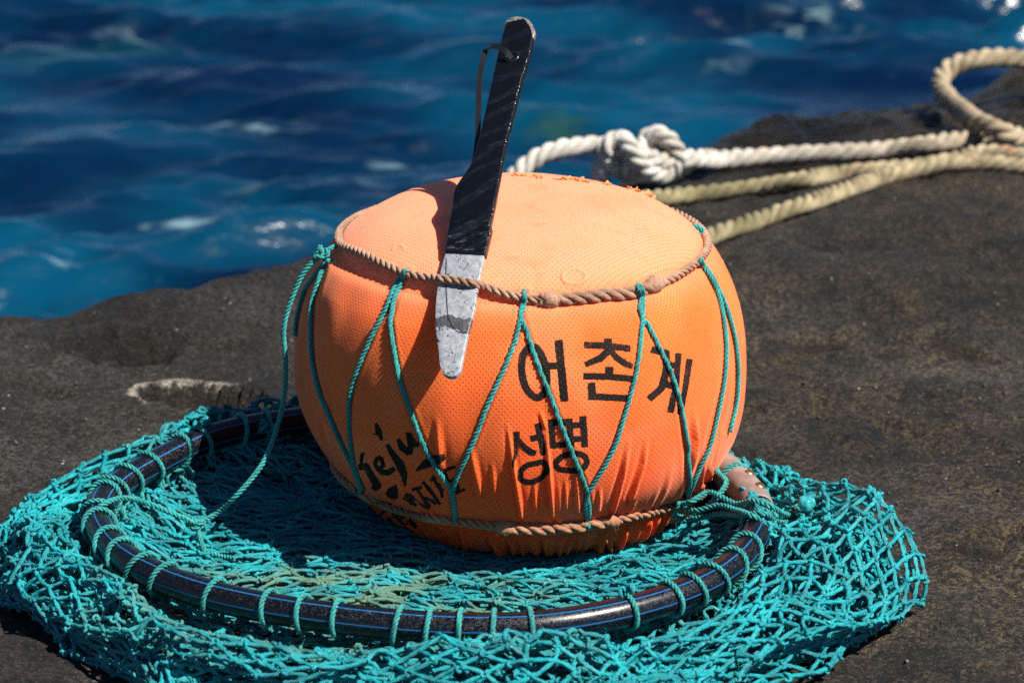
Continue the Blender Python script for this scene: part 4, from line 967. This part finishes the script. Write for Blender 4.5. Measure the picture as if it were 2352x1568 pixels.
hb = KP_[rng.integers(0, len(KP_), 9000)]; hairs(netacc, hb + rng.normal(0, .0025, hb.shape), rng.normal(size=hb.shape) + np.array([0, 0, .4]), .0085, .00021, .9)
m = M('teal_net_twine'); o = m.obj(); u = m.xyz(m.uv())
n1 = m.noise(o, 38, 3); n2 = m.noise(o, 8, 4)
col = m.mix(m.rng(n1, .33, .68), (.001, .175, .198), (.004, .345, .378))
# the older, dirtier twine in the bottom of the bag
s_ = m.xyz(o); dsx = m.math('ADD', s_[0], .14); dsy = m.math('ADD', s_[1], .30)
dd = m.math('SQRT', m.math('ADD', m.math('MULTIPLY', dsx, dsx), m.math('MULTIPLY', m.math('MULTIPLY', dsy, dsy), 2.2)))
dirt = m.math('MULTIPLY', m.rng(dd, .26, .10), m.rng(m.noise(o, 30, 3), .38, .62))
dirt = m.math('MAXIMUM', m.math('MULTIPLY', dirt, .9), m.rng(n2, .60, .75, 0, .30))
col = m.mix(dirt, col, (.11, .20, .12))
m['Base Color'] = col; m['Roughness'] = .34; m['Specular IOR Level'] = .5
fib = m.noise(m.mapping(m.uv(), (60, 26, 1)), 6, 2); m['Normal'] = m.bump(fib, .0008, .7)
m_net = m.m
under(net, netacc.build('net_bag', m_net))

# lashings of the same twine round the pipe
def lash(a, tilt, seed, turns=1, tails=True):
    rr = np.random.default_rng(seed); acc_ = Acc(); c_ = hoop_p(np.array([a]))[0]; tt_ = hoop_p(np.array([a + .01]))[0] - c_; tt_ /= np.linalg.norm(tt_); ow_ = np.cross(tt_, up)
    q = np.linspace(0, 2*np.pi*turns, 44*turns); rd = TR + TW*1.05
    P = c_ + rd*(np.outer(np.cos(q + 4.2), ow_) + np.outer(np.sin(q + 4.2), up)) + np.outer(tilt*np.sin(q + 4.2)*TR + (q/(2*np.pi) - turns/2)*TW*2.4, tt_)
    if tails:
        P = np.vstack([P[0] + np.array([[rr.normal(0, .006), rr.normal(0, .006), -.016], [rr.normal(0, .003), rr.normal(0, .003), -.007]]), P, P[-1] + np.array([[rr.normal(0, .003), rr.normal(0, .003), -.007], [rr.normal(0, .008), rr.normal(0, .008), -.016]])])
        P[:, 2] = np.maximum(P[:, 2], GZ + .003)
    rope(acc_, P, TW*1.25, .012, 7); hb_ = P[rr.integers(3, len(P) - 3, 16)]; hairs(acc_, hb_, hb_ - c_ + rr.normal(0, .006, hb_.shape), .005, .00014)
    o_ = acc_.build('lashing', m_teal); under(net, o_)
LS = [(300, 1275, .4), (388, 1325, .3), (505, 1362, .15), (625, 1392, .1), (780, 1416, .05), (915, 1432, .15), (1057, 1441, 0), (1218, 1440, 0), (1443, 1402, .1), (1540, 1372, .2), (1640, 1328, .35), (1712, 1268, .5), (1742, 1212, .6),
      (700, 1406, .1), (985, 1437, .1), (340, 1300, .4), (1130, 1442, .1), (1590, 1352, .3), (1677, 1300, .4), (410, 1035, .3), (228, 1210, .5), (219, 1178, .45), (228, 1145, .4), (250, 1124, .4), (300, 1098, .3), (345, 1070, .3), (460, 1012, .2), (548, 985, .15), (612, 976, .1), (258, 1252, .5)]
for i, (x, y, tl0) in enumerate(LS): lash(ang_of(x, y), tl0*rng.choice([-1, 1])*1.1, 50 + i, 1)
lash(ang_of(1747, 1195), .5, 91, 3); lash(ang_of(1700, 1105), .2, 92, 2)
p_ = hoop_p(np.array([ang_of(1440, 1402)]))[0]; tie_knot(net, p_ + np.array([0, .004, TR + .003]), .0072, TW, m_net, 8, 'lashing_knot')
p_ = hoop_p(np.array([ang_of(610, 980)]))[0]; tie_knot(net, p_ + np.array([.004, -.012, TR*.3]), .0085, TW, m_net, 9, 'lashing_knot')
p_ = hoop_p(np.array([ang_of(470, 1008)]))[0]; tie_knot(net, p_ + np.array([0, .008, TR]), .006, TW, m_net, 10, 'lashing_knot')

# the tethers that tie the float to the hoop
acc = Acc()
tp = [kp, on_y(700, 622, FY - .04), on_y(672, 680, FY - .045), on_y(652, 752, FY - .05), on_y(656, 830, FY - .055), on_y(654, 900, FY - .06), on_y(640, 968, FY - .07), on_y(602, 1065, FY - .09), on_y(545, 1135, FY - .11), on_z(495, 1180, .030), on_z(462, 1198, .026)]
rope(acc, spline(tp, 240), CR*1.05, .012, 7)
under(buoy, acc.build('tether', m_teal))
acc = Acc(); kq = on_z(452, 1203, .026)
rope(acc, spline([kq, on_z(400, 1180, .040), on_z(330, 1152, .052), on_z(285, 1143, .06), on_z(235, 1160, HZ + TR + .003), on_z(196, 1195, HZ), on_z(205, 1235, .03)], 140), CR*1.1, .012, 7)
rope(acc, spline([kq, on_z(458, 1230, .018), on_z(470, 1262, .008), on_z(500, 1275, .006), on_z(540, 1282, .010)], 80), CR*1.1, .012, 7)
under(buoy, acc.build('tether', m_teal)); tie_knot(buoy, kq, .0062, CR, m_teal, 21)
acc = Acc(); hk = on_z(1838, 1178, .045)
e1 = cast(1552, 1160)[0]; e2 = cast(1550, 1185); e2 = e2[0] if e2 else e1 - np.array([0, 0, .01])
off_ = np.array([0, -.004, .002])
def tz(x, y, z): return on_z(x, y, z)
for pts in ([e1 + off_, tz(1590, 1150, .052), tz(1628, 1130, .056), tz(1655, 1140, .058), tz(1690, 1156, .058), tz(1735, 1150, .068), tz(1775, 1165, .066), tz(1800, 1180, .055), hk],
            [e2 + off_, tz(1600, 1190, .034), tz(1650, 1180, .045), tz(1705, 1183, .055), tz(1750, 1178, .064), tz(1785, 1195, .05), hk + np.array([0, -.006, -.006])],
            [e1 + off_*1.6, tz(1600, 1172, .044), tz(1650, 1160, .052), tz(1690, 1170, .056), tz(1730, 1185, .062), tz(1770, 1205, .05), tz(1800, 1228, .03)],
            [e1 + off_, tz(1560, 1160, .045), tz(1548, 1180, .034), tz(1565, 1195, .028), tz(1600, 1180, .036), tz(1640, 1148, .052), tz(1668, 1110, .06), tz(1650, 1085, .06), tz(1640, 1060, .055)]):
    rope(acc, spline(pts, 120), CR*1.15, .013, 7)
under(buoy, acc.build('tether', m_teal)); tie_knot(buoy, hk, .0105, CR*1.1, m_teal, 33); tie_knot(buoy, hk + np.array([.004, -.022, -.014]), .009, CR*1.1, m_teal, 35)
acc = Acc(); bc = on_z(1852, 1156, .062); q = rng.normal(size=(1, 3)); n_ = 14
uu, vv_ = np.meshgrid(np.linspace(0, np.pi, n_), np.linspace(0, 2*np.pi, 20, endpoint=False), indexing='ij'); S = np.stack([np.sin(uu)*np.cos(vv_), np.sin(uu)*np.sin(vv_), np.cos(uu)], -1)
V = bc + S*.0072*(1 + .3*fbm(S, 2.2, 3, 6))[..., None]; acc.add(V.reshape(-1, 3), grid_faces(n_, 20, False, True))
m = M('melted_cord_end'); m['Base Color'] = (.03, .30, .31); m['Roughness'] = .12; m['Coat Weight'] = .6
under(buoy, acc.build('melted_end', m.m))

# ================================================================ THE MOORING ROPES BEHIND
def mat_rope(name, c1, c2, dirt, damt):
    mm = M(name); o_ = mm.obj(); n1_ = mm.noise(o_, 45, 4, .6); n2_ = mm.noise(o_, 14, 3); n3_ = mm.noise(o_, 25, 2)
    c_ = mm.mix(mm.rng(n1_, .32, .68), c1, c2); c_ = mm.mix(mm.rng(n2_, .46, .66, 0, damt), c_, dirt); c_ = mm.mix(mm.math('MULTIPLY', mm.rng(mm.xyz(o_)[0], .12, .62), .8), c_, mm.mix(mm.rng(n1_, .35, .65), (.15, .105, .050), (.40, .31, .185)))
    c_ = mm.mix(mm.rng(n3_, .66, .72, 0, .7), c_, (.50, .17, .10)); mm['Base Color'] = c_; mm['Roughness'] = .85; mm['Sheen Weight'] = .2
    fb = mm.noise(mm.mapping(mm.uv(), (120, 30, 1)), 5, 3); mm['Normal'] = mm.bump(fb, .0011, .7); return mm.m
m_white = mat_rope('white_rope', (.40, .37, .31), (.60, .575, .52), (.33, .28, .19), .55)
m_yel = mat_rope('yellowed_rope', (.16, .130, .048), (.36, .30, .15), (.09, .080, .014), .85)
m_tan = mat_rope('tan_rope', (.30, .235, .14), (.46, .38, .26), (.24, .17, .07), .6)
def big_rope(name, pts, R, mat, label, phase=0.0, fz=90):
    a_ = Acc(); p = spline(pts, 300); rope(a_, p, R, R*4.7, 12, 3, phase=phase, hand=-1, jitter=.06)
    hb_ = p[rng.integers(0, len(p), fz)]; dv = rng.normal(size=hb_.shape); dv /= np.linalg.norm(dv, axis=1, keepdims=True); hairs(a_, hb_ + dv*R*.95, dv, R*.4, .00022)
    o_ = a_.build(name, mat); tag(o_, label, 'rope', 'ropes lying on the rock behind the float'); return o_
def gp_(x, y, lift=0.0):
    z = 0.0
    for _ in range(4): p = on_z(x, y, z + lift); z = float(ground_at(p[0], p[1]))
    return on_z(x, y, z + lift)
RW, RY = .0116, .0102
yk = on_z(1470, 425, 0)[1]
def kk(x, y, dy=0.0): return on_y(x, y, yk + dy)
kpts = [kk(1178, 412, -.05), kk(1205, 385, -.04), kk(1250, 355, -.03), (kk(1305, 340, -.02)), kk(1360, 334, -.012), kk(1405, 338, -.016), kk(1445, 352, -.02), kk(1478, 378, -.018), kk(1500, 398, -.006), kk(1532, 385, .012), kk(1545, 352, .012), kk(1520, 320, .006), kk(1482, 328, -.010),
        kk(1462, 365, -.022), kk(1440, 395, -.012), kk(1415, 380, .010), kk(1400, 345, .018), kk(1425, 322, .006), kk(1455, 345, -.026), kk(1500, 368, -.032), kk(1545, 368, -.014), kk(1590, 365, -.004), gp_(1660, 366, RW), gp_(1760, 360, RW), gp_(1870, 354, RW), gp_(1960, 350, RW), gp_(2050, 343, RW*1.2), on_z(2130, 332, .024), on_z(2205, 322, .024), on_z(2270, 322, .02), on_z(2325, 334, .02), on_z(2400, 348, .02), on_z(2500, 366, .02)]
big_rope('rope', kpts, RW, m_white, 'white three-strand rope with a bulky knot, topmost of the ropes right behind the float')
a_ = Acc(); rope(a_, spline([kk(1440, 400, .004), kk(1400, 372, -.02), kk(1392, 338, -.03), kk(1418, 318, -.022), kk(1448, 338, -.04), kk(1470, 372, -.044), kk(1500, 398, -.036), kk(1535, 398, -.02), kk(1556, 368, -.016), kk(1545, 330, -.02), kk(1512, 308, -.016), kk(1480, 318, -.004)], 120), RW*.92, RW*4.0, 12, hand=-1)
kt = a_.build('knot', m_white); kt.parent = [o_ for o_ in bpy.data.objects if o_.name == 'rope'][0]
a_ = Acc(); rope(a_, spline([kk(1398, 350, -.014), kk(1385, 372, -.02), kk(1378, 400, -.016), gp_(1380, 430, RW), gp_(1372, 455, RW)], 60), RW, RW*4.0, 12, hand=-1)
leg = a_.build('rope_tail', m_white); kr = [o_ for o_ in bpy.data.objects if o_.name == 'rope'][0]; leg.parent = kr
big_rope('rope', [gp_(1440, 462, RY), gp_(1500, 456, RY), gp_(1560, 450, RY), gp_(1640, 443, RY), gp_(1740, 430, RY), gp_(1840, 413, RY), gp_(1940, 398, RY), gp_(2030, 388, RY), gp_(2110, 382, RY), gp_(2188, 368, RY), gp_(2250, 352, RY), gp_(2310, 352, RY), gp_(2380, 368, RY), gp_(2500, 395, RY)], RY, m_yel, 'yellowed rope between the white knotted rope and the short olive one', 1.0)
big_rope('rope', [gp_(1560, 580, RY), gp_(1600, 560, RY), gp_(1640, 540, RY), gp_(1700, 520, RY), gp_(1770, 496, RY), (gp_(1840, 472, RY)), gp_(1900, 452, RY), gp_(1960, 430, RY*.8), gp_(2030, 408, RY*.6), gp_(2110, 392, RY*.8), gp_(2200, 376, RY), gp_(2300, 376, RY), gp_(2400, 392, RY), gp_(2500, 420, RY)], RY, m_yel, 'olive-stained rope lowest of those to the right of the float, slipping under the yellowed one', 2.0)
lpz = [on_z(x, y, z) for x, y, z in ((2500, 350, .02), (2420, 330, .02), (2352, 318, .03), (2310, 308, .042), (2262, 288, .045), (2215, 258, .035), (2178, 226, .035), (2160, 198, .04), (2166, 172, .05), (2195, 150, .06), (2240, 138, .065), (2295, 133, .065), (2352, 137, .06), (2440, 152, .05), (2540, 190, .03))]
big_rope('rope', lpz, RW*1.1, m_tan, 'tan rope bent into an open loop at the top right corner')
